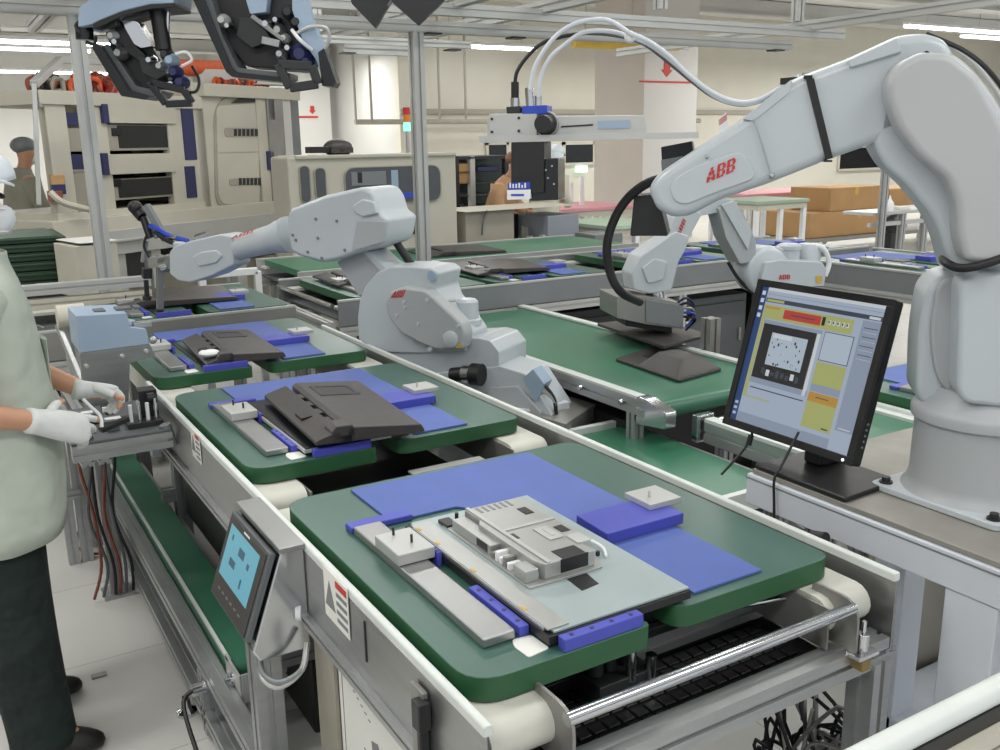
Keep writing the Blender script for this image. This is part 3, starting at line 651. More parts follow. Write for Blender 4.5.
# raised lid along the top edge
solid(R1P, [(742, 119), (792, 79), (790, 92), (754, 121)], .078, .06, .004, 'lid_edge', M['robot'], rb, .003)
solid(R1P, [(848, 60), (898, 37), (902, 52), (850, 68)], .083, .06, .004, 'lid_edge', M['robot'], rb, .003)
o_ = R1P.at(706.5, 183, .0792); abb(rb, o_, R1P.at(734.5, 171, .0792)-o_, R1P.at(708, 169, .0792)-o_ , R1P.n)
# strap round the forearm
sp = [(806, 79), (814, 78), (833, 158), (826, 160)]
solid(R1P, sp, .082, .072, .001, 'cable_strap', M['rubber'], rb, .002)
m = MB(); a = R1P.at(808, 77, .08); b = R1P.at(806, 74, -.09); m.bar(a, b, .016, .006); a = R1P.at(828, 161, .08); b = R1P.at(826, 161, -.09); m.bar(a, b, .016, .004); m.box(R1P.at(795, 82, .03)-V((.02, .02, .004)), R1P.at(795, 82, .03)+V((.02, .02, .008))); m.build('cable_strap', M['rubber'], rb)
# strap and hoses on the upper arm
m = MB(); m.tube([R1P.at(943, 256, -.05), R1P.at(945, 262, .08), R1P.at(960, 268, .135), R1P.at(985, 264, .15), R1P.at(1030, 248, .13)], .0085, 10); m.build('arm_strap', M['rubber'], rb)
m = MB(); m.tube([R1P.at(926, 34, .03), R1P.at(948, 43, .04), R1P.at(966, 52, .05), R1P.at(984, 66, .06), R1P.at(1001, 86, .06), R1P.at(1020, 118, .05), R1P.at(1032, 170, .03)], .0045, 8); m.build('signal_cable', M['rubber'], rb)
m = MB(); m.tube([R1P.at(944, 42, .0), R1P.at(968, 58, .01), R1P.at(988, 80, .01), R1P.at(1006, 110, .01), R1P.at(1026, 170, .0)], .0045, 8); m.build('air_hose', M['alu_pale'], rb)
# wrist hose
m = MB(); m.tube([R1P.at(668, 178, -.05), R1P.at(648, 183, -.07), R1P.at(628, 198, -.09), R1P.at(614, 220, -.1), R1P.at(607, 246, -.1), R1P.at(610, 272, -.11), R1P.at(621, 292, -.12), R1P.at(640, 302, -.2)], .0105, 12); m.build('wrist_hose', M['rubber'], rb)
# tool behind the wrist
solid(R1P, [(661, 147), (692, 141), (694, 158), (662, 165)], -.02, -.10, .002, 'tool_bracket', M['black'], rb, .002)
solid(R1P, [(661, 160), (683, 156), (683, 172), (662, 175)], -.01, -.06, .002, 'tool_plate', M['panel_grey'], rb, .002)
solid(R1P, [(634, 196), (658, 194), (668, 236), (630, 236)], -.10, -.2, .004, 'tool_housing', M['black'], rb, .004)
# cables running over the top into the camera
def arc(pts, off, r, mt, nm='camera_cable'): return MB().tube([R1P.at(x, y, off) for x, y in pts], r, 8, 8)
# ---- inspection camera on a rail held by the robot
ic = thing('inspection_camera', 'black inspection camera hanging under the horizontal silver rail at the tip of the large robot', 'camera', R1P.at(535, 200, 0))
solid(R1P, [(487, 117), (645, 115), (646, 137), (487, 139)], .012, -.012, .002, 'rail_plate', M['alu_pale'], ic, .002)
solid(R1P, [(478, 136), (698, 132), (698, 138), (480, 143)], .04, -.02, .001, 'rail_flange', M['alu_pale'], ic, .001)
solid(R1P, [(489, 114), (537, 113), (537, 137), (489, 138)], .03, .0125, .002, 'slide_plate', M['alu_pale'], ic, .002)
q = MB()
for (x, y) in ((492, 119), (492, 132), (519, 118), (519, 131)): c = R1P.at(x, y, .03); q.cyl(c, c+R1P.n*.003, .003, n=8)
q.each('screw', M['dark'], ic)
solid(R1P, [(561, 126), (593, 124), (593, 125.6), (561, 127.6)], .0135, .0122, .0, 'slot', M['black'], ic, 0)
solid(R1P, [(598, 121), (630, 120), (630, 128), (598, 129)], .014, .0122, .0, 'scale_plate', M['boxblue'], ic, 0)
c = R1P.at(547, 124, .012); m = MB(); m.lathe(c, R1P.n, [(0, .020), (.012, .024), (.014, .024), (.016, .019), (.045, .019), (.05, .017)], 24); k = m.build('clamp_knob', M['black'], ic)
m = MB(); m.lathe(c, R1P.n, [(0, .026), (.006, .027), (.012, .026)], 24); m.build('knob_collar', M['alu'], ic)
solid(R1P, [(522, 106), (547, 105), (547, 114), (522, 115)], .03, -.03, .002, 'blue_block', M['blue'], ic, .002)
solid(R1P, [(506, 107), (520, 106), (520, 114), (507, 115)], .025, -.03, .001, 'mount_block', M['dark'], ic, .002)
solid(R1P, [(511, 142), (544, 141), (544, 193), (511, 194)], .04, -.045, .003, 'camera_body', M['black'], ic, .003)
solid(R1P, [(529, 160), (558, 158), (558, 200), (529, 201)], .03, -.06, .003, 'lens_hood', M['black_gloss'], ic, .003)
solid(R1P, [(508, 183), (530, 182), (530, 189), (508, 190)], .043, -.04, .001, 'blue_band', M['blue'], ic, .001)
o_ = solid(R1P, [(507, 190), (530.5, 189.5), (530.5, 199), (507, 200)], .043, -.03, .001, 'label_plate', M['white'], ic, .001)
q = MB(); a = R1P.at(511, 196, .0435); b = R1P.at(524, 196, .0435); u = R1P.at(511, 194, .0435)-a; q.prism([a, b, b+u, a+u], R1P.n*.0006); q.build('label_text', M['blue'], ic)
q = MB()
for i, h in enumerate((5, 4, 4, 5, 3, 5)): a = R1P.at(509.5+i*3, 188, .0435); b = R1P.at(511+i*3, 188, .0435); u = R1P.at(509.5+i*3, 188-h, .0435)-a; q.prism([a, b, b+u, a+u], R1P.n*.0006)
q.build('band_text', M['white'], ic)
q = MB()
for (x, y) in ((535, 168), (540, 165), (546, 170), (552, 166), (548, 178), (537, 181), (554, 184)): c = R1P.at(x, y, .031); q.cyl(c-R1P.n*.002, c+R1P.n*.0015, .0022, n=8)
q.each('lens_screw', M['alu'], ic)
# connectors and cables
c0 = R1P.at(515, 108, 0); m = MB(); m.cyl(c0, R1P.at(515, 98, 0), .010); m.build('connector', M['chrome'], ic); m = MB(); m.cyl(R1P.at(515, 98, 0), R1P.at(515, 82, 0), .0085); m.build('plug', M['rubber'], ic)
m = MB(); m.cyl(R1P.at(530, 106, 0), R1P.at(529, 88, 0), .009); m.cyl(R1P.at(538, 106, -.01), R1P.at(538, 96, -.01), .008); m.build('connector', M['chrome'], ic)
arc([(515, 84), (517, 72), (526, 58), (541, 44), (560, 37), (585, 33)], -.01, .0042, M['rubber']).build('black_cable', M['rubber'], ic)
arc([(530, 90), (533, 72), (541, 55), (554, 38), (570, 26), (590, 20), (610, 21), (630, 33), (648, 41), (668, 55), (690, 76), (715, 94), (738, 102), (758, 100), (780, 88), (800, 76)], .03, .0046, M['alu_pale']).build('grey_cable', M['white_ped'], ic)
arc([(538, 97), (541, 76), (550, 58), (563, 46), (582, 33), (606, 31), (628, 36), (650, 45), (672, 61), (695, 81), (718, 98), (740, 104), (760, 101), (785, 86)], .0, .0046, M['alu_pale']).build('grey_cable', M['white_ped'], ic)
arc([(585, 33), (612, 35), (640, 42), (662, 57), (690, 80), (716, 98), (742, 105), (765, 100)], -.015, .004, M['rubber']).build('black_cable', M['panel_dk'], ic)
q = MB(); c = R1P.at(630, 37, .015); q.ball(c, (.012, .012, .012), 10, 8); q.build('cable_tie', M['white'], ic)
o_ = solid(R1P, [(718, 120), (726, 112), (729, 130), (721, 136)], .02, .0, 0, 'warning_tag', M['white'], rb, 0)
q = MB()
for k in range(3): a = R1P.at(719, 121+2.2*k, .0208); b = R1P.at(727, 115+2.2*k, .0208); u = R1P.at(719, 119.9+2.2*k, .0208)-a; q.prism([a, b, b+u, a+u], R1P.n*.0005)
q.build('tag_stripe', M['red'], o_)

# ---- computer monitor on the stand
mo = thing('computer_monitor', 'black desktop monitor showing inspection software, standing on the white robot stand', 'monitor', (1.64, 1.36, .858))
m = MB(); m.prism(rounded([V((x, y, .8585)) for x, y in ((1.548, 1.205), (1.735, 1.215), (1.745, 1.462), (1.55, 1.462))], .008), (0, 0, .012)); m.build('stand_base', M['black'], mo, bevel=.004)
m = MB(); m.bar((1.695, 1.385, .868), (1.705, 1.385, 1.02), .09, .05, (0, 1, 0)); m.build('stand_neck', M['black'], mo, bevel=.008)
B0 = V((1.62, 1.637, .912)); U = V((0, -1, 0)); Vv = V((.10, 0, .35)).normalized(); NN = U.cross(Vv).normalized()
if NN.x > 0: NN = -NN
W, Hh = .388, .366
def sc(u, v, h=0): return B0 + U*(u*W) + Vv*(v*Hh) + NN*h
def quad(m, u0, v0, u1, v1, h, t=.0004): return m.prism([sc(u0, v0, h), sc(u1, v0, h), sc(u1, v1, h), sc(u0, v1, h)], NN*t)
m = MB(); bz = rounded([sc(0, 0, 0), sc(1, 0, 0), sc(1, 1, 0), sc(0, 1, 0)], .008); m.prism(bz, NN*-.028); m.build('monitor_case', M['black'], mo, bevel=.003)
m = MB(); bw = .045
for (a, b, c, d) in ((0, 0, 1, .05), (0, .955, 1, 1), (0, .05, bw, .955), (1-bw, .05, 1, .955)): quad(m, a, b, c, d, 0, .006)
m.build('bezel', M['black'], mo, bevel=.0015)
m = MB(); m.prism([sc(.3, .15, -.028), sc(.9, .15, -.028), sc(.85, .8, -.028), sc(.35, .8, -.028)], NN*-.03); m.build('case_back', M['black'], mo, bevel=.006)
m = MB(); m.cyl(sc(.94, .022, .006), sc(.94, .022, .0075), .003); m.build('power_light', emit('led_white', (230, 240, 255), 3), mo)
q = MB()
for i in range(5): q.cyl(sc(1.002, .12+.035*i, -.012), sc(1.008, .12+.035*i, -.012), .003, n=8)
q.each('button', M['panel_grey'], mo)
ui = [('ui_sky', (186, 200, 222)), ('ui_blue', (40, 72, 128)), ('ui_dark', (66, 74, 88)), ('ui_lime', (190, 196, 122)), ('ui_red', (206, 66, 58)), ('ui_black', (28, 28, 30)), ('ui_pale', (198, 214, 230)), ('ui_amber', (206, 158, 62)), ('ui_grey', (158, 172, 194)), ('ui_white', (232, 238, 244))]
mats = [emit(n, c, .62) for n, c in ui]; ix = {n: i for i, (n, c) in enumerate(ui)}
S = MB()
sx0, sx1, sy0, sy1 = bw, 1-bw, .05, .955
def el(n, u0, v0, u1, v1, lay):   # v measured from the top of the screen
    S.slot(ix['ui_'+n]); quad(S, sx0+(sx1-sx0)*u0, sy1-(sy1-sy0)*v1, sx0+(sx1-sx0)*u1, sy1-(sy1-sy0)*v0, .0004+.0004*lay)
el('sky', 0, 0, 1, 1, 0); el('blue', 0, 0, .055, 1, 1)
for i in range(4): el('white', .012, .03+.055*i, .04, .06+.055*i, 2)
for i in range(3): el('pale', .012, .86+.04*i, .04, .88+.04*i, 2)
el('white', .06, 0, 1, .022, 1); el('grey', .06, .045, 1, .05, 1); el('dark', .06, .075, 1, .105, 1); el('lime', .07, .082, .22, .1, 2); el('white', .9, .082, .98, .1, 2)
el('lime', .06, .125, .80, .225, 1); el('red', .24, .14, .55, .205, 2); el('dark', .30, .168, .5, .176, 3); el('black', .56, .14, .585, .2, 2); el('amber', .07, .135, .2, .15, 2)
for i in range(5): el('white', .61+.035*i, .155, .63+.035*i, .185, 2); el('dark', .612+.035*i, .16, .622+.035*i, .178, 3)
el('lime', .06, .225, .09, .80, 1); el('grey', .09, .235, .585, .26, 1); el('black', .095, .26, .55, .66, 1); el('pale', .185, .315, .49, .55, 2); el('white', .20, .32, .36, .35, 3)
rr = random.Random(5)
for i in range(24):
    u = .2+rr.random()*.27; v = .34+rr.random()*.2; s = .004+rr.random()*.010; el('black' if rr.random() < .7 else 'dark', u, v, u+s, v+s*1.6, 3)
for i in range(8): u = .17+i*.042; el('white' if i in (1, 6) else 'dark', u, .575+.01*(i % 3), u+.03, .62+.01*(i % 2), 2)
el('white', .545, .26, .575, .7, 1); el('grey', .09, .66, .585, .70, 1); el('dark', .11, .73, .57, .738, 1); el('lime', .06, .80, .3, .81, 1)
el('dark', .605, .235, .83, .435, 1); el('pale', .61, .24, .825, .43, 2); el('lime', .6, .445, .83, .60, 1); el('grey', .6, .60, .83, .65, 1); el('amber', .6, .655, .83, .72, 1); el('dark', .66, .682, .76, .688, 2); el('lime', .6, .72, .83, .90, 1); el('dark', .76, .875, .81, .885, 2)
el('grey', .86, .115, 1, .86, 1)
for i in range(4): el('dark', .88, .16+.06*i, .98, .165+.06*i, 2); el('white', .88, .19+.06*i, .98, .192+.06*i, 2)
el('white', .88, .84, .97, .846, 2); el('grey', .06, .93, .84, 1, 1)
S.build('screen', mats, mo, smooth=False)
m = MB(); m.tube([sc(.22, 0, -.012), sc(.22, -.04, -.014), sc(.215, -.13, -.0), V((1.535, 1.55, .82))], .003, 8); m.cyl(sc(.22, -.02, -.012), sc(.219, -.09, -.012), .007); m.build('signal_cable', M['rubber'], mo)
m = MB(); m.tube([V((1.62, 1.40, .95)), V((1.56, 1.39, .885)), V((1.534, 1.385, .862)), V((1.532, 1.38, .80)), V((1.52, 1.36, .70))], .003, 8); m.build('power_cable', M['rubber'], mo)
# ================================================================== second and third robot
def lin2(P, p, q, f, r, n=20): return P.at(*p, f), P.at(*q, f), r
R2P = Plane((1.82, 3.0, .7), (-.85, -.53, 0)); N2 = R2P.n
r2 = thing('industrial_robot', 'white robot arm between the two conveyors, stretched towards the far pallet with a vertical gripper', 'robot', (1.78, 3.0, .66))
solid(R2P, [(286, 219), (289, 209), (322, 196), (361, 187), (370, 189), (376, 198), (380, 213), (389, 219), (386, 238), (382, 245), (337, 260), (322, 263), (301, 257), (290, 252)], .10, -.11, .016, 'elbow_housing', M['robot'], r2, .028, 4)
solid(R2P, [(352, 206), (362, 199), (374, 202), (377, 214), (362, 217), (355, 213)], .112, .09, .008, 'housing_cap', M['robot'], r2, .008)
solid(R2P, [(357, 221), (385, 222), (383, 242), (352, 251)], .106, .09, .005, 'housing_lid', M['robot_dark'], r2, .006)
q = MB()
for (x, y) in ((293, 235), (296, 240), (316, 219), (318, 238), (337, 221), (322, 258), (308, 252), (345, 250)): c = R2P.at(x, y, .1); q.cyl(c-N2*.004, c+N2*.005, .006, n=8)
q.each('screw', M['panel_grey'], r2)
m = MB(); a = R2P.at(284, 236, 0); b = R2P.at(229, 250, 0); d = (b-a).normalized()
m.lathe(a-d*.03, d, [(0, .078), (.05, .070), (.09, .062), ((b-a).length*.6, .055), ((b-a).length+.04, .055)], 28); m.build('forearm_tube', M['robot'], r2, ang=50)
o_ = R2P.at(231, 239.5, .052); abb(r2, o_, R2P.at(252, 233, .056)-o_, R2P.at(233, 236, .046)-o_, N2)
solid(R2P, [(231, 236), (220, 234), (190, 241), (174, 246), (169, 252), (169, 274), (178, 281), (190, 283), (212, 276), (233, 265)], .055, -.06, .010, 'wrist', M['robot'], r2, .02, 4)
solid(R2P, [(192, 257), (200, 252), (216, 250), (222, 256), (216, 263), (198, 267)], .062, .05, .012, 'wrist_cover', M['robot'], r2, .006)
m = MB(); m.lathe(R2P.at(182, 247, .0), (0, 0, 1), [(0, .04), (.02, .04), (.028, .03)], 20); m.build('wrist_cap', M['robot'], r2)
m = MB(); m.cyl(R2P.at(171, 262, 0), R2P.at(164, 264, 0), .038, n=20); m.build('tool_flange', M['chrome'], r2)
gr = MB(); gr.bar(R2P.at(160, 255, 0), R2P.at(160, 309, 0), .028, .03); gr.build('gripper_post', M['steel_dull'], r2, bevel=.003)
gr = MB(); gr.bar(R2P.at(166, 240, .0), R2P.at(146, 205, .02), .03, .03); gr.build('gripper_arm', M['panel_grey'], r2, bevel=.003)
gr = MB(); gr.cyl(R2P.at(133, 206, .02), R2P.at(143, 217, .02), .028); gr.cyl(R2P.at(143, 217, .02), R2P.at(150, 238, .02), .016); gr.ball(R2P.at(135, 207, .03), (.032, .032, .03), 12, 8); gr.build('gripper_motor', M['black'], r2, bevel=.002)
gr = MB(); gr.bar(R2P.at(145, 215, .0), R2P.at(157, 238, .0), .02, .02); gr.bar(R2P.at(150, 262, .01), R2P.at(168, 262, .01), .03, .05); gr.bar(R2P.at(146, 240, .0), R2P.at(143, 262, .0), .018, .018); gr.each('gripper_link', M['alu'], r2, bevel=.002)
gr = MB(); gr.bar(R2P.at(147, 268, .01), R2P.at(147, 278, .01), .04, .04); gr.bar(R2P.at(146, 280, .01), R2P.at(147, 297, .01), .02, .02); gr.cyl(R2P.at(147, 296, .01), R2P.at(147, 300, .01), .02); gr.cyl(R2P.at(160, 309, .0), R2P.at(160, 313, 0), .018); gr.each('gripper_finger', M['dark'], r2, bevel=.002)
gr = MB(); gr.tube([R2P.at(150, 226, .02), R2P.at(158, 229, .03), R2P.at(170, 236, .02), R2P.at(188, 241, 0)], .012, 8); gr.build('air_hose', M['blue'], r2)
gr = MB(); gr.tube([R2P.at(155, 232, .03), R2P.at(166, 240, .04), R2P.at(176, 244, .02)], .010, 8); gr.tube([R2P.at(148, 232, .02), R2P.at(144, 246, .03), R2P.at(150, 258, .02)], .006, 8); gr.build('black_hose', M['rubber'], r2)
m = MB(); m.cyl(R2P.at(170, 238, .02), R2P.at(176, 237, .02), .012); m.cyl(R2P.at(196, 237, 0), R2P.at(208, 233, 0), .012); m.each('air_fitting', M['chrome'], r2)
# upper arm and shoulder
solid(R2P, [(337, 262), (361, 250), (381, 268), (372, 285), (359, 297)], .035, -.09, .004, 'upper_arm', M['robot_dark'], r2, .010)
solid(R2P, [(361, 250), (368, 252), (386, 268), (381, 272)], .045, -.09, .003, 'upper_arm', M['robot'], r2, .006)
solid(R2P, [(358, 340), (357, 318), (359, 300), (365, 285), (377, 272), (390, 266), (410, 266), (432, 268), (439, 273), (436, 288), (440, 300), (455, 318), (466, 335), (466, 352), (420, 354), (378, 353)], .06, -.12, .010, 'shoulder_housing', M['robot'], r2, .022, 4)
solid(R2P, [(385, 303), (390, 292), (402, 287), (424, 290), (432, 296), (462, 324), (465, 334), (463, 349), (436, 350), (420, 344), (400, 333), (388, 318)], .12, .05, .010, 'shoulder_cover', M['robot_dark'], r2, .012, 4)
q = MB()
for (x, y) in ((405, 307), (427, 300), (418, 324), (404, 302), (430, 349), (444, 336), (458, 326), (397, 315)): c = R2P.at(x, y, .12); q.cyl(c-N2*.004, c+N2*.006, .0075, n=10)
q.each('screw', M['robot'], r2)
c = R2P.at(451, 339, .12); m = MB(); m.lathe(c-N2*.005, N2, [(0, .032), (.012, .032), (.016, .026)], 20); m.build('cover_cap', M['robot'], r2)
m = MB(); c = R2P.at(459, 345, .121); m.prism([R2P.at(456, 348, .121), R2P.at(462, 348, .121), R2P.at(459, 342, .121)], N2*.001); m.build('warning_sticker', M['yellow'], r2)
o_ = R2P.at(391, 298, .1208); abb(r2, o_, R2P.at(403, 297, .1208)-o_, R2P.at(394, 291, .1208)-o_, N2)
m = MB(); m.lathe(R2P.at(432, 276, .07), N2, [(0, .02), (.004, .02)], 16); m.build('blue_badge', M['boxblue'], r2)
m = MB(); m.tube([R2P.at(384, 230, -.05), R2P.at(391, 234, -.05), R2P.at(400, 248, -.06), R2P.at(414, 268, -.07)], .017, 10); m.build('arm_hose', M['rubber'], r2)
m = MB(); m.ball(R2P.at(391, 230, -.03), .016, 10, 8); m.build('hose_fitting', M['chrome'], r2)
# turret, motor and base
tc = R2P.at(440, 372, -.10); tz = R2P.at(430, 353, 0).z
m = MB(); m.box((tc.x-.16, tc.y-.16, .80), (tc.x+.16, tc.y+.16, .81)); m = MB()
solid(R2P, [(352, 353), (366, 345), (478, 338), (490, 341), (499, 352), (499, 370), (488, 380), (350, 376)], .05, -.19, .008, 'turret', M['robot'], r2, .016, 4)
mc = R2P.at(468, 340, -.06)
m = MB(); m.lathe((mc.x, mc.y, mc.z), (0, 0, 1), [(0, .052), (.06, .05), (.065, .056), (.085, .056), (.09, .046), (.155, .044), (.165, .034)], 24); m.build('axis_motor', M['robot'], r2, ang=30)
m = MB(); m.tube([R2P.at(440, 312, .02), R2P.at(446, 302, .02), R2P.at(456, 300, .0)], .006, 8); m.build('motor_cable', M['alu_pale'], r2)
solid(R2P, [(430, 374), (500, 366), (526, 374), (552, 414), (552, 428), (430, 420)], .06, -.13, .008, 'base', M['robot'], r2, .012)
solid(R2P, [(488, 388), (517, 387), (540, 412), (540, 424), (488, 400)], .085, .055, .004, 'base_side', M['robot_dark'], r2, .004)
solid(R2P, [(523, 378), (533, 369), (544, 384), (536, 402)], .075, .0, .003, 'connector_panel', M['boxblue'], r2, .004)
m = MB(); m.box(R2P.at(500, 385, .02)-V((.03, .03, .002)), R2P.at(500, 385, .02)+V((.03, .03, .008))); m.build('label_patch', M['dark'], r2)
c = R2P.at(452, 375, .1); m = MB(); m.cyl(c, R2P.at(464, 374, .1), .028); m.build('plug', M['rubber'], r2); m = MB(); m.cyl(R2P.at(464, 374, .1), R2P.at(472, 374, .1), .034); m.build('plug_ring', M['chrome'], r2); m = MB(); m.cyl(R2P.at(472, 374, .1), R2P.at(482, 375, .1), .042); m.build('plug', M['rubber'], r2)
for k in range(3): MB().tube([R2P.at(534, 378+k*5, .06), R2P.at(545, 386+k*3, .05), R2P.at(555, 402, .04), R2P.at(556, 424, .02)], .008, 8).build('base_cable', M['alu_pale'] if k else M['rubber'], r2)
solid(R2P, [(470, 396), (566, 424), (566, 440), (470, 412)], .10, -.2, .003, 'base_plate', M['steel_dull'], r2, .003)
zb = min(R2P.at(566, 440, 0).z, .72)
b_ = R2P.at(505, 420, -.05)
m = MB(); m.box((b_.x-.20, b_.y-.22, .012), (b_.x+.16, b_.y+.2, .63)); m.box((b_.x-.22, b_.y-.25, 0), (b_.x+.18, b_.y+.23, .012)); tag(m.build('robot_pedestal', M['white_ped'], bevel=.004), 'white steel pedestal under the robot arm between the two conveyors', 'stand')

R3P = Plane((2.95, 3.15, .8), (-.32, -.95, 0)); N3 = R3P.n
r3 = thing('industrial_robot', 'small white robot arm lowering a grey plate gripper onto the wide green belt', 'robot', (3.4, 3.2, 0))
solid(R3P, [(675, 217), (692, 209), (702, 214), (692, 233), (684, 247), (666, 246)], .05, -.07, .006, 'forearm', M['robot'], r3, .014, 3)
solid(R3P, [(662, 241), (676, 231), (690, 236), (686, 250), (679, 262), (672, 291), (650, 294), (634, 290), (632, 274), (640, 256)], .06, -.08, .010, 'wrist', M['robot'], r3, .02, 4)
solid(R3P, [(642, 268), (655, 258), (668, 262), (664, 280), (648, 284)], .07, .05, .010, 'wrist_cover', M['robot'], r3, .006)
o_ = R3P.at(679, 237, .0545); abb(r3, o_, R3P.at(686, 221, .0545)-o_, R3P.at(676.5, 234, .0545)-o_, N3)
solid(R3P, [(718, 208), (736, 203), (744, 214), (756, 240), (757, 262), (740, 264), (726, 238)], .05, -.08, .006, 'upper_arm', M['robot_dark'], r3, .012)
solid(R3P, [(722, 205), (734, 201), (752, 232), (748, 250)], .062, .04, .004, 'upper_arm', M['robot'], r3, .008)
solid(R3P, [(690, 209), (720, 195), (738, 203), (720, 212), (700, 216)], .03, -.1, .006, 'elbow_housing', M['robot'], r3, .014)
c = R3P.at(755, 268, -.08); m = MB(); m.lathe(c, N3, [(0, .11), (.1, .115), (.13, .105), (.14, .09)], 32); m.build('shoulder_drum', M['robot'], r3)
solid(R3P, [(766, 263), (780, 260), (822, 262), (827, 270), (824, 286), (760, 290), (762, 275)], .09, -.1, .006, 'motor_casing', M['robot'], r3, .012)
o_ = R3P.at(779, 279.5, .0925); abb(r3, o_, R3P.at(790, 279, .0925)-o_, R3P.at(779, 275, .0925)-o_, N3)
m = MB(); m.lathe(R3P.at(788, 262, -.0), (0, 0, 1), [(0, .05), (.055, .05), (.06, .056), (.075, .056), (.085, .04)], 20); m.lathe(R3P.at(808, 263, -.03), (0, 0, 1), [(0, .055), (.08, .052), (.09, .045)], 20); m.build('axis_motor', M['robot'], r3)
m = MB(); m.tube([R3P.at(812, 246, .0), R3P.at(823, 248, .02), R3P.at(829, 262, .02), R3P.at(825, 276, .02)], .012, 8); m.build('cable_pipe', M['white'], r3)
m = MB(); m.tube([R3P.at(764, 262, .02), R3P.at(768, 252, .03), R3P.at(778, 249, .03), R3P.at(786, 256, .02)], .012, 8); m.build('cable_pipe', M['robot'], r3)
m = MB(); m.prism([R3P.at(816, 283, .092), R3P.at(822, 283, .092), R3P.at(822, 276, .092), R3P.at(816, 276, .092)], N3*.001); m.build('warning_sticker', M['yellow'], r3)
m = MB(); m.tube([R3P.at(728, 262, .02), R3P.at(738, 278, .02), R3P.at(752, 292, .02), R3P.at(770, 296, .02)], .008, 8); m.build('arm_cable', M['rubber'], r3)
c = R3P.at(790, 300, -.05); m = MB(); m.lathe((c.x, c.y, 0), (0, 0, 1), [(0, .22), (.02, .22), (.03, .17), (c.z-.06, .17), (c.z-.03, .15), (c.z+.02, .13)], 28); m.build('column', M['robot_dark'], r3)
# plate gripper held flat over the belt, and the dark sheet below it
solid(R3P, [(617, 297), (645, 296), (684, 304), (683, 329), (645, 324), (617, 318)], .10, -.14, .002, 'gripper_plate', M['steel_dull'], r3, .004)
solid(R3P, [(646, 300), (684, 306), (683, 328), (646, 322)], .108, .08, .002, 'gripper_cover', M['panel_grey'], r3, .003)
solid(R3P, [(626, 318), (672, 327), (672, 333), (626, 326)], .06, -.12, .002, 'suction_pad', M['black'], r3, .003)
m = MB(); a = R3P.at(654, 288, -.02); b = R3P.at(656, 300, -.02); m.cyl(a, b, .04); m.build('tool_flange', M['chrome'], r3)
for k in range(5):
    MB().tube([R3P.at(676, 304+3*k, .09), R3P.at(686+2*k, 298+5*k, .11), R3P.at(694, 306+4*k, .08), R3P.at(686, 318+3*k, .09)], .006, 6).build('air_hose', [M['navy'], M['rubber'], M['alu'], M['blue'], M['rubber']][k], r3)
gz = R3P.at(655, 331, -.02).z
sp_ = [G(597, 323, gz), G(664, 346, gz), G(709, 334, gz), G(652, 317, gz)]
tag(MB().prism(rounded(sp_, .008), (0, 0, -.014)).build('gripped_panel', M['charcoal'], bevel=.002), 'flat dark panel held by the plate gripper just above the green belt', 'panel')
zc = .7015
c1 = thing('monitor_cover', 'charcoal monitor cover with a sloping hump lying alone on the wide green belt', 'monitor cover', G(668, 366, zc), 'black monitor covers on the conveyors')
A, B, C_, D = G(615, 361, zc), G(652, 349, zc), G(722, 371, zc), G(679, 383, zc)
def Pc(u, v, h): return (D*(1-u)+C_*u)*(1-v)+(A*(1-u)+B*u)*v+V((0, 0, h))
MB().prism(rounded([Pc(0, 0, 0), Pc(1, 0, 0), Pc(1, 1, 0), Pc(0, 1, 0)], .012), (0, 0, .012)).build('main_shell', M['charcoal'], c1, bevel=.003)
MB().loft([rounded([Pc(.02, .02, .012), Pc(.98, .02, .012), Pc(.98, .70, .012), Pc(.02, .64, .012)], .02), rounded([Pc(.25, .12, .07), Pc(.82, .16, .055), Pc(.80, .50, .055), Pc(.24, .48, .07)], .02)]).build('hump', M['charcoal'], c1, bevel=.004)
MB().prism([Pc(.45, .70, .0121), Pc(.85, .70, .0121), Pc(.85, .86, .0121), Pc(.45, .84, .0121)], (0, 0, .002)).build('mount_recess', M['black'], c1, bevel=.001)

# ================================================================== wide belt and the other conveyors
b1 = thing('belt_conveyor', 'wide green belt conveyor with one charcoal cover, running parallel to the pallets', 'conveyor', (2.42, 3.4, 0))
stadium(2.44, 4.38, .664, .036, 2.115, 2.74, MB()).build('belt', M['green_belt'], b1)
for x, s in ((2.085, 1), (2.765, -1)):
    MB().prof((x, 2.47, .675), (x, 4.4, .675), .045, .06).build('side_beam', M['alu'], b1)
    MB().box((x-.02, 2.47, .705), (x+.02, 4.4, .713)).build('edge_strip', M['white_rail'], b1)
    m = MB(); m.prism(rounded([V((x-.022, 2.36, .69)), V((x-.022, 2.47, .715)), V((x-.022, 2.52, .715)), V((x-.022, 2.52, .61)), V((x-.022, 2.36, .63))], .012), (.05, 0, 0)); m.build('roller_bracket', M['chrome'], b1, bevel=.003)
    for y in (2.55, 4.3): MB().prof((x, y, 0), (x, y, .645), .045, .045, (0, 1, 0)).build('leg', M['alu'], b1)
q = MB()
for k in range(7): q.lathe((2.062, 2.6+k*.25, .675), (-1, 0, 0), [(0, .012), (.004, .012), (.012, .008)], 10)
q.each('bolt', M['chrome'], b1)
MB().box((2.12, 2.6, .2), (2.74, 4.2, .58)).build('shade_box', M['black'], b1)  # black box added for the shade in the open space below the belt
b2 = thing('lower_belt', 'lower green belt just beyond the rail of the first pallet', 'conveyor', (1.95, 2.3, 0))
stadium(1.93, 2.7, .525, .025, 1.66, 2.17, MB()).build('belt', M['green_belt'], b2)
MB().box((1.62, 2.705, .50), (2.2, 2.73, .565)).build('end_strip', M['white_rail'], b2, bevel=.003); MB().box((1.68, 1.90, .50), (2.2, 1.925, .565)).build('end_strip', M['white_rail'], b2, bevel=.003)
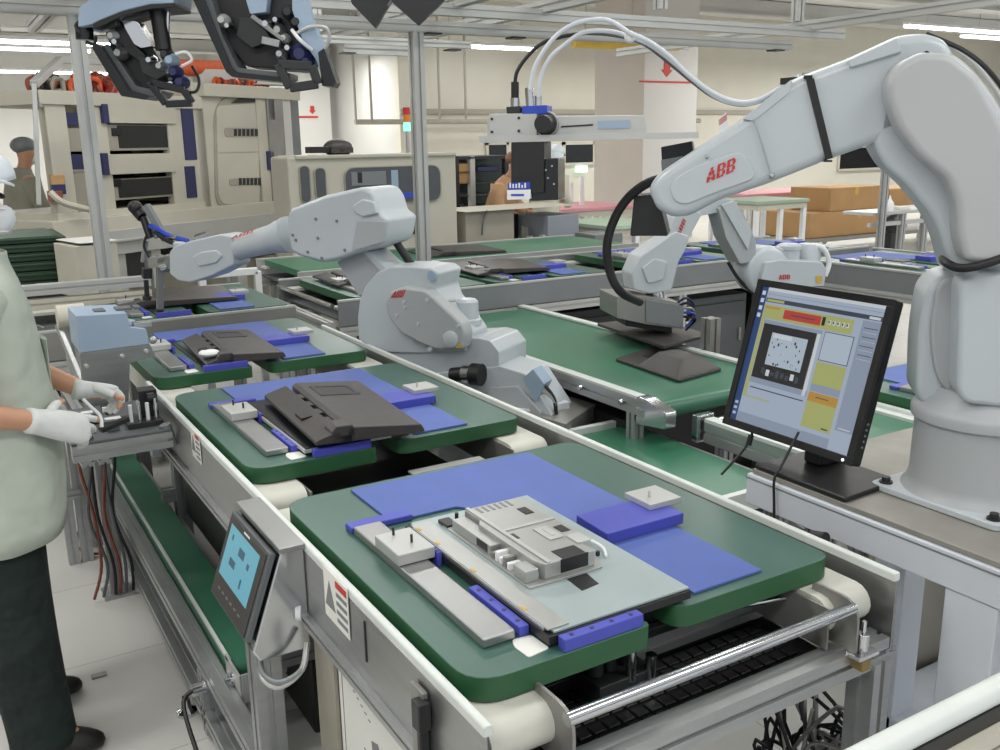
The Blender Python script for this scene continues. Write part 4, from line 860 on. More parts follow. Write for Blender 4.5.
MB().prof((2.19, 1.93, .515), (2.19, 2.7, .515), .03, .05).build('side_beam', M['alu'], b2)
for x, y in ((1.72, 1.95), (2.19, 1.95), (1.72, 2.68), (2.19, 2.68)): MB().prof((x, y, 0), (x, y, .49), .04, .04, (0, 1, 0)).build('leg', M['alu'], b2)
b3 = thing('belt_conveyor', 'green belt conveyor with ribbed aluminium side, behind the computer monitor', 'conveyor', (2.6, 2.0, 0))
stadium(1.64, 2.33, .60, .03, 2.30, 2.82, MB()).build('belt', M['green_belt'], b3)
for x in (2.265, 2.845):
    MB().prof((x, 1.62, .59), (x, 2.36, .59), .045, .075).build('side_beam', M['alu'], b3); MB().box((x-.022, 1.62, .628), (x+.022, 2.36, .640)).build('edge_strip', M['white_rail'], b3)
    for y in (1.7, 2.28): MB().prof((x, y, 0), (x, y, .55), .045, .045, (0, 1, 0)).build('leg', M['alu'], b3)
m = MB(); m.lathe((2.27, 2.40, .60), (1, 0, 0), [(0, .03), (.03, .03), (.032, .02), (.12, .02)], 16); m.box((2.22, 2.37, .55), (2.30, 2.40, .65)); m.build('roller_bracket', M['chrome'], b3, bevel=.003)

def transverse(name, label, x0, x1, y0, y1, zt, mt, posts, group=None, belt='belt_grey'):
    t = thing(name, label, 'conveyor', ((x0+x1)/2, (y0+y1)/2, 0), group)
    for y in (y0, y1-.012): MB().box((x0, y, zt-.125), (x1, y+.012, zt)).build('side_panel', mt, t, bevel=.002)
    for y in (y0-.002, y1-.018): MB().box((x0, y, zt), (x1, y+.02, zt+.012)).build('edge_strip', M['alu_pale'], t, bevel=.002)
    for y in (y0+.02, y1-.02): MB().prof((x0, y, zt-.155), (x1, y, zt-.155), .05, .05).build('side_beam', M['alu_pale'], t)
    for y in (y0+.04, y1-.13): MB().box((x0+.02, y, zt-.05), (x1-.02, y+.09, zt-.035)).build('belt', M[belt], t)
    MB().box((x0+.03, y0+.02, zt-.11), (x1-.03, y1-.02, zt-.1)).build('drip_pan', M['panel_dk'], t)
    for x in posts:
        for y in (y0+.03, y1-.04): MB().prof((x, y, 0), (x, y, zt-.18), .06, .06, (0, 1, 0)).build('leg', M['alu_pale'], t)
    return t
xp = PY(510, 340, 4.48).x
T1 = transverse('transfer_conveyor', 'grey transfer conveyor crossing behind the pallets under the robot gripper', .15, 1.48, 4.44, 5.40, .825, M['steel_dull'], (.2, 1.42))
T2 = transverse('transfer_conveyor', 'long dark sided transfer conveyor crossing behind the wide green belt', 1.70, 5.75, 4.44, 5.40, .825, M['panel_grey'], (1.76, xp, 4.0, 5.7))
m = MB(); m.cyl((1.69, 4.5, .80), (1.69, 5.36, .80), .012); m.build('end_tube', M['chrome'], T2)
MB().prof((1.66, 4.46, .70), (1.66, 5.4, .70), .05, .05).build('end_beam', M['alu_pale'], T2)
T3 = transverse('transfer_conveyor', 'second transfer conveyor with green belt running behind the long dark sided one', 1.9, 4.6, 5.62, 6.5, .825, M['alu_pale'], (2.0, 3.2, 4.5))
MB().box((1.95, 5.66, .79), (4.55, 6.45, .83)).build('green_belt', M['green_belt'], T3)
T4 = thing('side_conveyor', 'grey sided conveyor with blue mats turning towards the large robot, beyond its upper arm', 'conveyor', (5.35, 3.2, 0))
MB().box((4.86, 2.3, .69), (4.872, 4.40, .815)).build('side_panel', M['panel_grey'], T4); MB().box((5.74, 2.3, .69), (5.752, 4.40, .815)).build('side_panel', M['panel_grey'], T4)
for x in (4.866, 5.746): MB().box((x-.012, 2.3, .815), (x+.012, 4.40, .827)).build('edge_strip', M['alu_pale'], T4); MB().prof((x, 2.3, .665), (x, 4.4, .665), .05, .05).build('side_beam', M['alu_pale'], T4)
MB().box((4.88, 2.3, .72), (5.73, 4.38, .775)).build('belt', M['belt_grey'], T4)
for x in (4.866, 5.746):
    for y in (2.4, 4.3): MB().prof((x, y, 0), (x, y, .64), .06, .06, (0, 1, 0)).build('leg', M['alu_pale'], T4)
D1 = thing('side_conveyor', 'low conveyor with white rail carrying a green pallet between monitor and robot', 'conveyor', (3.2, 2.0, 0))
MB().box((2.87, 1.3, .56), (2.882, 2.45, .64)).build('side_panel', M['panel_grey'], D1); MB().box((2.862, 1.3, .64), (2.886, 2.45, .652)).build('guide_rail', M['white_rail'], D1); MB().box((2.89, 1.3, .56), (3.62, 2.45, .644)).build('belt', M['green_belt'], D1)
for x, y in ((2.9, 1.34), (2.9, 2.4), (3.6, 1.34), (3.6, 2.4)): MB().prof((x, y, 0), (x, y, .56), .05, .05, (0, 1, 0)).build('leg', M['alu'], D1)
PT = 'green pallets on the transfer conveyors'
dz = .792-.775
def pal(x, y, z, label, grp=PT): return dup(P1, (x, y, z), label, 0, grp)
pal(.66, 4.475, .794, 'green pallet under the tip of the vertical gripper')
pal(1.80, 4.475, .794, 'first green pallet on the long transfer conveyor, behind the hump of the second robot')
pal(2.66, 4.475, .794, 'green pallet with a grey cover on the long transfer conveyor, beneath the inspection camera')
pal(3.78, 4.475, .794, 'green pallet with blue mat on the transfer conveyor, behind the small robot wrist')
pal(4.78, 4.475, .794, 'green pallet with blue mat at the corner of the transfer conveyor beyond the small robot')
pal(4.93, 3.42, .776, 'green pallet with blue mat on the side conveyor beside the large robot upper arm')
pal(2.90, 1.50, .645, 'green pallet seen edge on between the computer monitor and the large robot base', 'green pallet by the large robot')
cover('monitor_cover', 'dark cover on the pallet under the vertical gripper', (.72, 5.22, .845), (1.32, 5.18, .845), (1.28, 4.72, .845), (.70, 4.75, .845), t=.02, extra=False)
cover('monitor_cover', 'dark cover on the first pallet of the long transfer conveyor', (1.86, 5.25, .85), (2.25, 5.2, .85), (2.2, 4.75, .85), (1.84, 4.8, .85), t=.02, extra=False)
cover('monitor_cover', 'brownish cover on the pallet beneath the inspection camera', (2.72, 5.2, .85), (3.24, 5.15, .85), (3.14, 4.66, .85), (2.66, 4.7, .85), t=.02, extra=False)
cover('monitor_cover', 'flat dark cover on the green belt of the second transfer conveyor', (2.95, 6.25, .832), (3.55, 6.2, .832), (3.5, 5.75, .832), (2.9, 5.8, .832), t=.02, extra=False)

# cabinets and boxes standing under the long transfer conveyor
for k, (x0, x1, h, mt, lb) in enumerate(((2.0, 2.62, .56, 'black', 'black control cabinet under the transfer conveyor behind the second robot'), (2.75, 3.1, .54, 'white', 'white control cabinet under the transfer conveyor behind the green belt'), (3.12, 3.75, .6, 'dark', 'dark control cabinet under the transfer conveyor behind the small robot'), (3.9, 4.7, .58, 'panel_dk', 'grey control cabinet under the transfer conveyor beyond the computer monitor'), (4.75, 5.5, .58, 'black', 'black control cabinet under the corner of the transfer conveyor'))):
    o = thing('control_cabinet', lb, 'cabinet', ((x0+x1)/2, 4.8, 0), 'control cabinets under the transfer conveyor')
    MB().box((x0, 4.58, .03), (x1, 5.1, h)).build('cabinet_body', M[mt], o, bevel=.008); MB().box((x0+.03, 4.565, .08), (x1-.03, 4.58, h-.05)).build('cabinet_door', M[mt], o, bevel=.004)
    MB().box((x0+.02, 4.6, 0), (x1-.02, 5.08, .03)).build('plinth', M['rubber'], o); MB().bar((x1-.08, 4.555, h*.45), (x1-.08, 4.555, h*.6), .015, .02).build('door_handle', M['alu'], o)
# ================================================================== machines and furniture deeper in the hall
def face(px, py, Y, vx):                      # upright plane through a point, running towards the vanishing x coordinate vx
    d = ray(vx, 135); d = V((d.x, d.y, 0)).normalized(); n = V((d.y, -d.x, 0)); return Plane(PY(px, py, Y), n)
def fl(P, x0, y0, x1, y1, f, b, name, mt, parent, bevel=.004, r=0, z0=None):
    a = P.at(x0, y0, f); c = P.at(x1, y1, f); d = P.at(x1, y0, f)
    t = P.n.cross(V((0, 0, 1))).normalized(); u0 = a.dot(t); u1 = c.dot(t)
    o = P.p + P.n*f; o = o - t*o.dot(t); zl = min(a.z, c.z) if z0 is None else z0; zh = max(a.z, c.z)
    poly = [V((0, 0, zl)), V((0, 0, zl)), V((0, 0, zh)), V((0, 0, zh))]
    for q, u in zip(poly, (u0, u1, u1, u0)): q.x = (o+t*u).x; q.y = (o+t*u).y
    if r: poly = rounded(poly, r, 5)
    return MB().prism(poly, P.n*(b-f)).build(name, mt, parent, bevel=bevel)
KP = face(130, 150, 7.6, 1000)
rk = thing('test_rack', 'beige rack of pull out drawers with black screens and navy strips, under red cables', 'rack', KP.at(130, 212, 0))
fl(KP, 66, 210, 200, 100, -.75, -.80, 'back_panel', M['dark'], rk)
for (x0, x1) in ((58, 64), (98, 104), (176, 184), (194, 202)): fl(KP, x0, 214, x1, 97, 0, -.07, 'post', M['beige'], rk)
fl(KP, 40, 104, 202, 97, .02, -.75, 'top_shelf', M['beige'], rk); fl(KP, 58, 214, 206, 208, .02, -.75, 'bottom_shelf', M['beige'], rk)
for i, (y0, y1, k0, k1) in enumerate(((123, 104, 148, 126), (175, 153, 198, 177))):
    d = fl(KP, 106, y0, 175, y1, .02, -.6, 'drawer', M['beige'], rk, r=.01)
    fl(KP, 104.5, y0, 108, y1, .035, .0, 'drawer_edge', M['navy'], d)
    fl(KP, 108, k0+3, 176, k1-1, -.02, -.62, 'screen_unit', M['beige_dk'], rk); s = fl(KP, 120, k0, 173, k1, -.012, -.05, 'screen', M['black'], rk)
    fl(KP, 113, k1+10, 121, k1+2, -.008, -.04, 'screen_knob', M['black_gloss'], s)
for (x0, y0, x1, y1) in ((186, 160, 193, 108), (188, 198, 195, 166)): fl(KP, x0, y0, x1, y1, .01, -.3, 'navy_strip', M['navy'], rk)
for (y0, y1) in ((126, 113), (170, 154)): fl(KP, 62, y0, 92, y1, -.03, -.12, 'side_strip', M['navy'], rk)
for (y0, y1) in ((152, 128), (207, 172)): fl(KP, 62, y0, 94, y1, -.05, -.12, 'side_panel', M['beige_dk'], rk)
q = MB(); q.bar(KP.at(34, 84, 0), KP.at(60, 60, -.3), .05, .05); q.bar(KP.at(34, 84, 0), KP.at(39, 205, 0), .03, .03); q.bar(KP.at(60, 60, -.3), KP.at(120, 62, -.4), .05, .05); q.bar(KP.at(37, 104, 0), KP.at(60, 92, -.2), .05, .05)
q.build('slanted_frame', M['alu_pale'], rk, bevel=.004)
# coils of red and brown cable on top of the rack and cabinet
def cable_heap(label, x0, x1, y, n, mts, h, seed):
    o = thing('cable_coil', label, 'cables', KP.at((x0+x1)/2, y, -.2), 'cable coils on top of the racks'); r_ = random.Random(seed)
    for i in range(n):
        x = x0+(x1-x0)*(i+.5)/n; c = KP.at(x, y, -.12-.25*r_.random()); pts = []; R0 = h*(.7+.5*r_.random())
        for k in range(9):
            a = 2*PI*k/8*1.15+r_.random(); pts.append(c+V((R0*.8*math.cos(a), R0*.5*math.sin(a*1.3), R0+R0*math.sin(a))))
        MB().tube(pts, .017, 6, 4).build('cable', mts[i % len(mts)], o)
    return o
cable_heap('heap of brownish red cables on the outer end of the rack top', 38, 74, 98, 13, [M['brown'], M['rubber'], M['brown'], M['beige_dk']], .07, 2)
cable_heap('heap of orange red cables on the rack top beside the aluminium post', 76, 112, 97, 12, [M['orange'], M['brown'], M['red']], .08, 4)
cable_heap('low row of orange cables on top of the arched beige cabinet', 215, 268, 88, 14, [M['orange'], M['brown'], M['orange']], .035, 6)
m = MB(); m.cyl(KP.at(150, 67, -.5), KP.at(236, 69, -.5), .07, n=14); m.tube([KP.at(150, 67, -.5), KP.at(140, 72, -.4), KP.at(138, 92, -.3)], .06, 10); tag(m.build('cable_duct', M['orange']), 'thick orange pipe running behind the hanging black housings above the racks', 'pipe')
m = MB(); m.box(KP.at(196, 84, -.55)-V((.0, .1, 0)), KP.at(196, 84, -.55)+V((.9, .1, .12))); tag(m.build('cable_tray', M['wall_white']), 'white cable tray below the orange pipe', 'tray')
# beige cabinet with arched recess
cb_ = thing('test_cabinet', 'beige cabinet with an arched recess and two slotted grilles beside the drawer rack', 'cabinet', KP.at(245, 212, 0))
fl(KP, 203, 212, 283, 88, 0, -.8, 'cabinet_body', M['beige'], cb_, .01); fl(KP, 205, 96, 300, 89, .06, -.8, 'cabinet_top', M['beige'], cb_, .006); fl(KP, 205, 214, 292, 207, .06, -.8, 'cabinet_base', M['beige'], cb_, .006)
P = KP; poly = rounded([P.at(216, 207, .012), P.at(262, 205, .012), P.at(258, 95, .012), P.at(214, 97, .012)], [.12, .01, .01, .22], 6); MB().prism(poly, P.n*-.02).build('arched_panel', M['beige_dk'], cb_, bevel=.004)
poly = rounded([P.at(219, 205, .02), P.at(260, 203, .02), P.at(258, 103, .02), P.at(217, 106, .02)], [.12, .01, .01, .05], 6); MB().prism(poly, P.n*-.02).build('inner_panel', M['beige'], cb_, bevel=.004)
poly = [P.at(232, 103, .024), P.at(258, 102, .024), P.at(258, 97, .024), P.at(240, 98, .024)]; MB().prism(poly, P.n*-.02).build('top_vent', M['dark'], cb_)
fl(KP, 219, 153, 260, 151.5, .024, 0, 'seam', M['beige_dk'], cb_, 0)
for (x0, y0, x1, y1) in ((225, 137, 260, 128), (230, 186, 263, 177)):
    g = fl(KP, x0, y0, x1, y1, .026, 0, 'grille', M['beige_dk'], cb_, .003, .04)
    q = MB()
    for k in range(6):
        xa = x0+9+k*(x1-x0-10)/6; a = P.at(xa, y0-1, .0275); b = P.at(xa+(x1-x0-10)/8, y1+1, .0275); q.prism([a, P.at(xa+(x1-x0-10)/8, y0-1, .0275), b, P.at(xa, y1+1, .0275)], P.n*-.004)
    q.build('grille_slot', M['dark'], g)
fl(KP, 264, 210, 270, 92, .03, -.1, 'post', M['beige'], cb_); fl(KP, 275, 212, 282, 92, .05, -.4, 'post', M['steel_dull'], cb_); fl(KP, 284, 178, 290, 98, .03, -.3, 'white_strip', M['wall_white'], cb_); fl(KP, 289, 180, 298, 97, -.05, -.4, 'grey_strip', M['panel_grey'], cb_)
for (y0, y1) in ((120, 98), (170, 151)): fl(KP, 269, y0, 274, y1, .05, .0, 'navy_handle', M['navy'], cb_)
m = MB(); m.cyl(KP.at(271.5, 150, .03), KP.at(271.5, 120, .03), .01); m.cyl(KP.at(274, 205, .03), KP.at(273, 170, .03), .01); m.each('rod', M['alu'], cb_)
# bench under rack and cabinet
bn = thing('machine_bench', 'long pale frame bench carrying the drawer rack and the arched cabinet', 'bench', (KP.at(190, 225, -.4).x, KP.at(190, 225, -.4).y, 0))
fl(KP, 52, 222, 335, 214, .10, -.95, 'bench_top', M['beige'], bn, .006); fl(KP, 100, 232, 335, 225, .12, .02, 'bench_beam', M['alu_pale'], bn); fl(KP, 104, 244, 152, 236, .16, .08, 'bench_beam', M['alu_pale'], bn)
for x in (58, 114, 150, 235, 282, 322): fl(KP, x, 240, x+8, 224, .09, .0, 'leg', M['alu_pale'], bn, z0=0)
for x in (84, 200, 300): fl(KP, x, 236, x+8, 224, -.85, -.92, 'leg', M['alu_pale'], bn, z0=0)
fl(KP, 60, 290, 330, 284, -.2, -.8, 'lower_shelf', M['beige_dk'], bn); fl(KP, 56, 290, 333, 224, -.86, -.9, 'back_panel', M['panel_dk'], bn, z0=0)  # dark back panel added to stand for the shade between the bench legs
fl(KP, 125, 284, 142, 240, -.25, -.6, 'bench_drawer', M['panel_dk'], bn); fl(KP, 160, 284, 230, 240, -.3, -.7, 'bench_drawer', M['black'], bn); fl(KP, 245, 280, 278, 236, -.3, -.7, 'bench_drawer', M['dark'], bn); fl(KP, 66, 284, 98, 236, -.3, -.7, 'bench_drawer', M['panel_dk'], bn)
m = MB(); m.tube([KP.at(50, 192, .1), KP.at(64, 203, .15), KP.at(92, 210, .16)], .022, 8); m.build('bench_edge', M['beige'], bn)
for k, (x, y, mt, lb) in enumerate(((58, 189, 'navy', 'small dark blue carton on the end of the machine bench'), (57, 180, 'card', 'small tan carton on top of the blue one on the bench'), (55, 196, 'brown', 'brown carton on the bench end below the blue one'))):
    c = KP.at(x, y, .0); tag(MB().box((c.x-.045, c.y-.05, c.z-.035), (c.x+.045, c.y+.05, c.z+.035)).build('small_carton', M[mt], bevel=.004), lb, 'box', 'small cartons on the machine bench')
# pale box and dark green crates by the worker
Q = face(95, 260, 5.9, 1500)
pb = thing('control_box', 'pale cream electrical box standing behind the worker, at the foot of the aluminium post', 'box', (Q.at(95, 280, 0).x, Q.at(95, 280, 0).y, 0))
fl(Q, 80, 285, 117, 243, 0, -.35, 'box_body', M['beige'], pb, .006, z0=.75); fl(Q, 79, 243, 118, 241, .01, -.36, 'box_lid', M['wall_white'], pb, .003)
fl(Q, 82, 285, 86, 280, -.01, -.05, 'leg', M['alu'], pb, z0=0); fl(Q, 111, 285, 115, 280, -.01, -.05, 'leg', M['alu'], pb, z0=0); fl(Q, 82, 285, 86, 280, -.3, -.34, 'leg', M['alu'], pb, z0=0); fl(Q, 111, 285, 115, 280, -.3, -.34, 'leg', M['alu'], pb, z0=0)
Q2 = face(30, 260, 6.3, 1700)
zs = [Q2.at(30, y, 0).z for y in (292, 281, 271, 261, 252, 243, 236)]
pd = Q2.at(30, 262, -.3); pd.x = Q2.at(67, 262, -.3).x-.42
m = MB(); m.box((pd.x-.55, pd.y-.35, 0), (pd.x+.45, pd.y+.35, zs[0]-.002)); tag(m.build('crate_trolley', M['dark'], bevel=.01), 'dark trolley under the stack of green crates behind the worker', 'trolley')
names = ['lowest', 'second', 'third', 'fourth', 'fifth', 'topmost']
for k in range(6):
    o = thing('green_crate', 'dark green flat crate behind the worker, %s of its stack' % (names[k] if k in (0, 5) else names[k]+' from the bottom'), 'crate', (pd.x, pd.y, zs[k]), 'stack of green crates behind the worker')
    w_ = .40-(.02 if k % 2 else 0); h = zs[k+1]-zs[k]-.003
    m = MB(); m.box((pd.x-.6, pd.y-.33, zs[k]+.001), (pd.x+w_-.03*(k == 5), pd.y+.33, zs[k]+h)); m.build('crate_body', M['green_dark'], o, bevel=.006)
    m = MB(); m.box((pd.x-.62, pd.y-.345, zs[k]+h*.55), (pd.x+w_+.012, pd.y+.345, zs[k]+h*.8)); m.build('crate_rim', M['green_dark'], o, bevel=.004)
M['win_dark'] = mat('smoked_window', (74, 78, 82), .15, 0, .1)
# beige enclosure with windows
EP = face(380, 200, 6.9, 1900)
en = thing('machine_enclosure', 'long beige machine enclosure with rounded dark windows behind the hump of the second robot', 'machine', (EP.at(380, 250, -.4).x, EP.at(380, 250, -.4).y, 0))
fl(EP, 297, 300, 456, 153, 0, -.35, 'enclosure_body', M['beige'], en, .02, z0=.12); fl(EP, 296, 160, 457, 152, .015, -.35, 'enclosure_top', M['beige'], en, .01); fl(EP, 300, 300, 454, 290, -.05, -.32, 'plinth', M['dark'], en, z0=0)
def win(x0, y0, x1, y1, r, parent, f=.004):
    o = fl(EP, x0, y1, x1, y0, f+.012, 0, 'window_rim', M['beige_dk'], parent, .004, r); o2 = fl(EP, x0+1.2, y1-1.2, x1-1.2, y0+1.2, f+.016, 0.002, 'window_glass', M['win_dark'], o, 0, r*.9); return o
win(301, 165, 310, 203, .08, en); win(316, 167, 326, 200, .08, en); w1 = win(346, 164, 441, 206, .09, en)
fl(EP, 385, 207, 420, 214, 0.0280, .015, 'interior_shelf', M['beige_dk'], en); fl(EP, 388, 236, 418, 216, .012, 0.004, 'lower_opening', M['black'], en, 0)
fl(EP, 352, 186, 386, 171, 0.0235, .015, 'interior_machine', M['panel_grey'], en, .002); fl(EP, 388, 199, 415, 192, 0.0240, .015, 'interior_tray', M['blue'], en, .002); fl(EP, 392, 192, 398, 170, 0.0240, .015, 'interior_post', M['boxblue'], en, .002); fl(EP, 358, 183, 362, 172, 0.0250, .015, 'interior_post', M['black'], en, .002); fl(EP, 376, 206, 400, 201, 0.0240, .015, 'interior_tray', M['charcoal'], en, .002)
fl(EP, 420, 262, 424, 165, .02, 0, 'door_edge', M['beige_dk'], en); 
m = MB(); c = EP.at(338, 148, -.18); m.ball(c, (.12, .1, .07), 12, 8); m.box((c.x-.09, c.y-.09, EP.at(338, 153, -.18).z), (c.x+.09, c.y+.09, c.z)); tag(m.build('dust_bag', M['charcoal']), 'dark rounded object lying on top of the beige enclosure', 'bag')
c = EP.at(319, 152, -.18); tag(MB().box((c.x-.09, c.y-.06, EP.at(319, 153, -.18).z), (c.x+.09, c.y+.06, c.z+.04)).build('black_block', M['black'], bevel=.004), 'small flat black block on the enclosure top near its end', 'block')
tw = thing('signal_tower', 'signal tower with red, amber and lit green lamps standing on the beige enclosure', 'signal light', EP.at(408, 153, -.25))
a = EP.at(408, 153, -.25); ys = (131, 122, 114.5, 107); zz = [EP.at(408, y, -.25).z for y in ys]
MB().cyl(a, (a.x, a.y, zz[0]), .014).build('pole', M['alu'], tw)
for k, mt in enumerate((emit('signal_green', (120, 255, 200), 2.5), M['amber'], M['red'])): MB().cyl((a.x, a.y, zz[k]), (a.x, a.y, zz[k+1]-.004), .028, n=16).build('lamp', mt, tw)
# grey test station under the camera
M['boxgrey'] = mat('blue_grey_panel', (140, 146, 156), .5)
GP = face(520, 230, 7.0, 1900)
gs = thing('test_station', 'grey test station with a dark open bay, seen just below the inspection camera', 'machine', (GP.at(520, 255, -.3).x, GP.at(520, 255, -.3).y, 0))
fl(GP, 467, 275, 514, 209, 0, -.5, 'station_side', M['beige_dk'], gs, .006, z0=0); fl(GP, 548, 275, 579, 214, .05, -.45, 'station_side', M['boxgrey'], gs, .006, z0=0); fl(GP, 466, 212, 580, 205, .06, -.5, 'station_top', M['beige'], gs, .006)
fl(GP, 514, 275, 548, 212, -.40, -.48, 'station_back', M['black'], gs, z0=0); fl(GP, 528, 238, 540, 226, -.2, -.3, 'bay_unit', M['steel_dull'], gs); fl(GP, 530, 252, 533, 236, -.1, -.15, 'bay_rod', M['white'], gs); fl(GP, 543, 254, 546, 235, .06, .0, 'bay_rod', M['alu_pale'], gs); fl(GP, 512, 252, 548, 247, .02, -.4, 'bay_shelf', M['alu_pale'], gs)
m = MB(); m.tube([GP.at(487, 210, .02), GP.at(483, 222, .03), GP.at(482, 235, .02)], .008, 6); m.build('station_cable', M['panel_dk'], gs)
# dark tall shelf behind it
DP = face(465, 180, 8.2, 1900)
ds = thing('parts_shelf', 'tall dark shelving beside the beige enclosure, behind the crouching worker', 'shelf', (DP.at(470, 230, -.3).x, DP.at(470, 230, -.3).y, 0))
fl(DP, 457, 215, 508, 157, -.5, -.55, 'back_panel', mat('dark_green_panel', (40, 58, 56), .5), ds, z0=0); fl(DP, 456, 160, 516, 155, 0, -.55, 'top_board', M['dark'], ds)
for x in (456, 472, 506): fl(DP, x, 240, x+3, 156, 0, -.06, 'post', M['alu_pale'] if x == 472 else M['dark'], ds, z0=0)
for k, y in enumerate((172, 184, 196, 208)): fl(DP, 458, y, 508, y-2, -.02, -.5, 'shelf_board', M['panel_dk'], ds)
for k, (x0, y0, x1, y1, mt, lb) in enumerate(((459, 184, 472, 163, 'card', 'tan carton on the upper board of the dark shelving'), (458, 229, 467, 217, 'blue', 'blue drum at the foot of the dark shelving'), (478, 172, 500, 166, 'navy', 'navy box on the second board of the dark shelving'))):
    a = DP.at(x0, y0, -.05); b = DP.at(x1, y1, -.05)
    o = fl(DP, x0, y0, x1, y1, -.05, -.4, 'carton' if k != 1 else 'blue_drum', M[mt], None, .01); tag(o, lb, 'box')
# pink topped tables
def table(name, label, px0, px1, pyt, Y, depth, mt, hh=.04, grp=None, cat='table'):
    a = PY(px0, pyt, Y); b = PY(px1, pyt, Y); z = (a.z+b.z)/2; o = thing(name, label, cat, ((a.x+b.x)/2, Y, 0), grp)
    MB().box((a.x, Y, z-hh), (b.x, Y+depth, z)).build('table_top', mt, o, bevel=.008); MB().box((a.x+.02, Y+.02, z-hh-.06), (b.x-.02, Y+depth-.02, z-hh)).build('apron', M['beige'], o)
    for x in (a.x+.04, b.x-.04, (a.x+b.x)/2):
        for y in (Y+.05, Y+depth-.05): MB().box((x-.025, y-.025, 0), (x+.025, y+.025, z-hh-.06)).build('leg', M['white'], o, bevel=.003)
    return o, a, b, z
table('work_table', 'work table with a pink top behind the grey test station', 562, 640, 207, 8.6, 1.0, M['pink'])
table('work_table', 'work table with a pink top just beyond the ABB lettering of the large robot'.replace('ABB lettering', 'lettered forearm'), 748, 832, 192, 9.6, .8, M['pink'])
o, a, b, z = table('work_table', 'pale framed work table holding green boards near the small robot', 758, 810, 200, 7.4, .7, mat('pale_green_top', (150, 172, 150), .5))
table('work_table', 'pale work table with green mat beside the black hose', 610, 668, 224, 6.9, .9, mat('pale_green_mat', (170, 190, 168), .5))
q = PY(601, 243, 6.6); tag(MB().box((q.x-.14, 6.5, 0), (q.x+.16, 6.8, PY(601, 233, 6.6).z)).build('grey_cabinet', M['panel_grey'], bevel=.008), 'small grey cabinet beside the test station, near the black hose', 'cabinet')
# uprights of the far workstation
for k, (x, y0, y1, Y, lb) in enumerate(((582, 176, 232, 9.0, 'thin white upright standing beneath the green exit sign'), (571, 182, 225, 9.4, 'pale upright standing just beside the one beneath the exit sign'))):
    a = PY(x, y0, Y); tag(MB().cyl((a.x, Y, 0), (a.x, Y, a.z), .03, n=10).build('upright_post', M['white']), lb, 'post')
# cardboard boxes on a pallet table
ct = thing('packing_bench', 'low steel bench under the large cardboard boxes', 'bench', (PY(870, 240, 8.6).x, 8.9, 0))
zb_ = PY(870, 233, 8.6).z
a = PY(800, 233, 8.6); b = PY(975, 233, 8.6); MB().box((a.x, 8.5, zb_-.05), (b.x, 9.6, zb_)).build('bench_top', M['steel_dull'], ct, bevel=.006)
for x in (a.x+.06, b.x-.06):
    for y in (8.56, 9.5): MB().box((x-.03, y-.03, 0), (x+.03, y+.03, zb_-.05)).build('leg', M['alu_pale'], ct)
def carton(x0, x1, y0, y1, Y, dp, label, z0=None):
    a = PY(x0, y0, Y); b = PY(x1, y0, Y); zt = PY((x0+x1)/2, y1, Y).z; zl = PY((x0+x1)/2, y0, Y).z if z0 is None else z0
    o = thing('cardboard_box', label, 'box', ((a.x+b.x)/2, Y+dp/2, zl), 'cardboard boxes on the packing bench')
    MB().box((a.x, Y, zl+.002), (b.x, Y+dp, zt)).build('box_body', M['card'], o, bevel=.008); MB().box(((a.x+b.x)/2-.03, Y-.0015, zt-.1), ((a.x+b.x)/2+.03, Y+dp*.8, zt+.0015)).build('tape', M['yellow'], o)
    return zt
zt = carton(808, 905, 234, 210, 8.6, .9, 'long cardboard box lying on the packing bench, under two others', zb_)
carton(830, 880, 209, 187, 8.62, .7, 'upright cardboard box on the long one, partly behind the thin grey post', zt); carton(888, 930, 209, 188, 8.7, .7, 'cardboard box on the long one, next to the large robot arm', zt)
q = PY(880, 240, 6.0); tag(MB().prof((q.x, 6.0, 0), (q.x, 6.0, PY(877, 160, 6).z), .06, .06, (0, 1, 0)).build('aluminium_post', M['alu']), 'thin grey post in front of the cardboard boxes', 'post')
q0 = PY(872, 213, 6.05); q1 = PY(930, 213, 6.05); wt = thing('tool_shelf', 'small aluminium shelf holding a white bottle next to the large robot arm', 'shelf', (q1.x, 6.2, 0))
MB().box((q0.x, 6.04, q0.z-.03), (q1.x, 6.4, q0.z)).build('shelf_board', M['alu_pale'], wt, bevel=.003); 
for x in (PY(905, 213, 6.05).x, q1.x-.04): MB().prof((x, 6.08, 0), (x, 6.08, q0.z-.03), .06, .06, (0, 1, 0)).build('leg', M['alu'], wt)
MB().box((q0.x, 6.06, q0.z-.14), (q1.x, 6.1, q0.z-.10)).build('shelf_beam', M['alu_pale'], wt)
q = PY(889, 212, 6.15); tag(MB().lathe((q.x, 6.15, q0.z), (0, 0, 1), [(0, .04), (.07, .042), (.1, .02), (.115, .012), (.15, .006)], 16).build('spray_bottle', M['bottle']), 'white nozzle bottle standing on the small aluminium shelf', 'bottle')
q = PY(901, 212, 6.15); tag(MB().box((q.x-.06, 6.1, q0.z), (q.x+.08, 6.3, q0.z+.03)).build('paper_pad', M['paper'], bevel=.003), 'white paper pad beside the bottle on the aluminium shelf', 'paper')
q = PY(912, 228, 6.3); m = MB(); m.ball((q.x+.05, 6.55, q.z+.02), (.16, .1, .12), 14, 10); m.box((q.x-.05, 6.5, 0), (q.x+.15, 6.6, q.z-.04)); tag(m.build('black_bag', M['black']), 'black bag set behind the small aluminium shelf', 'bag')
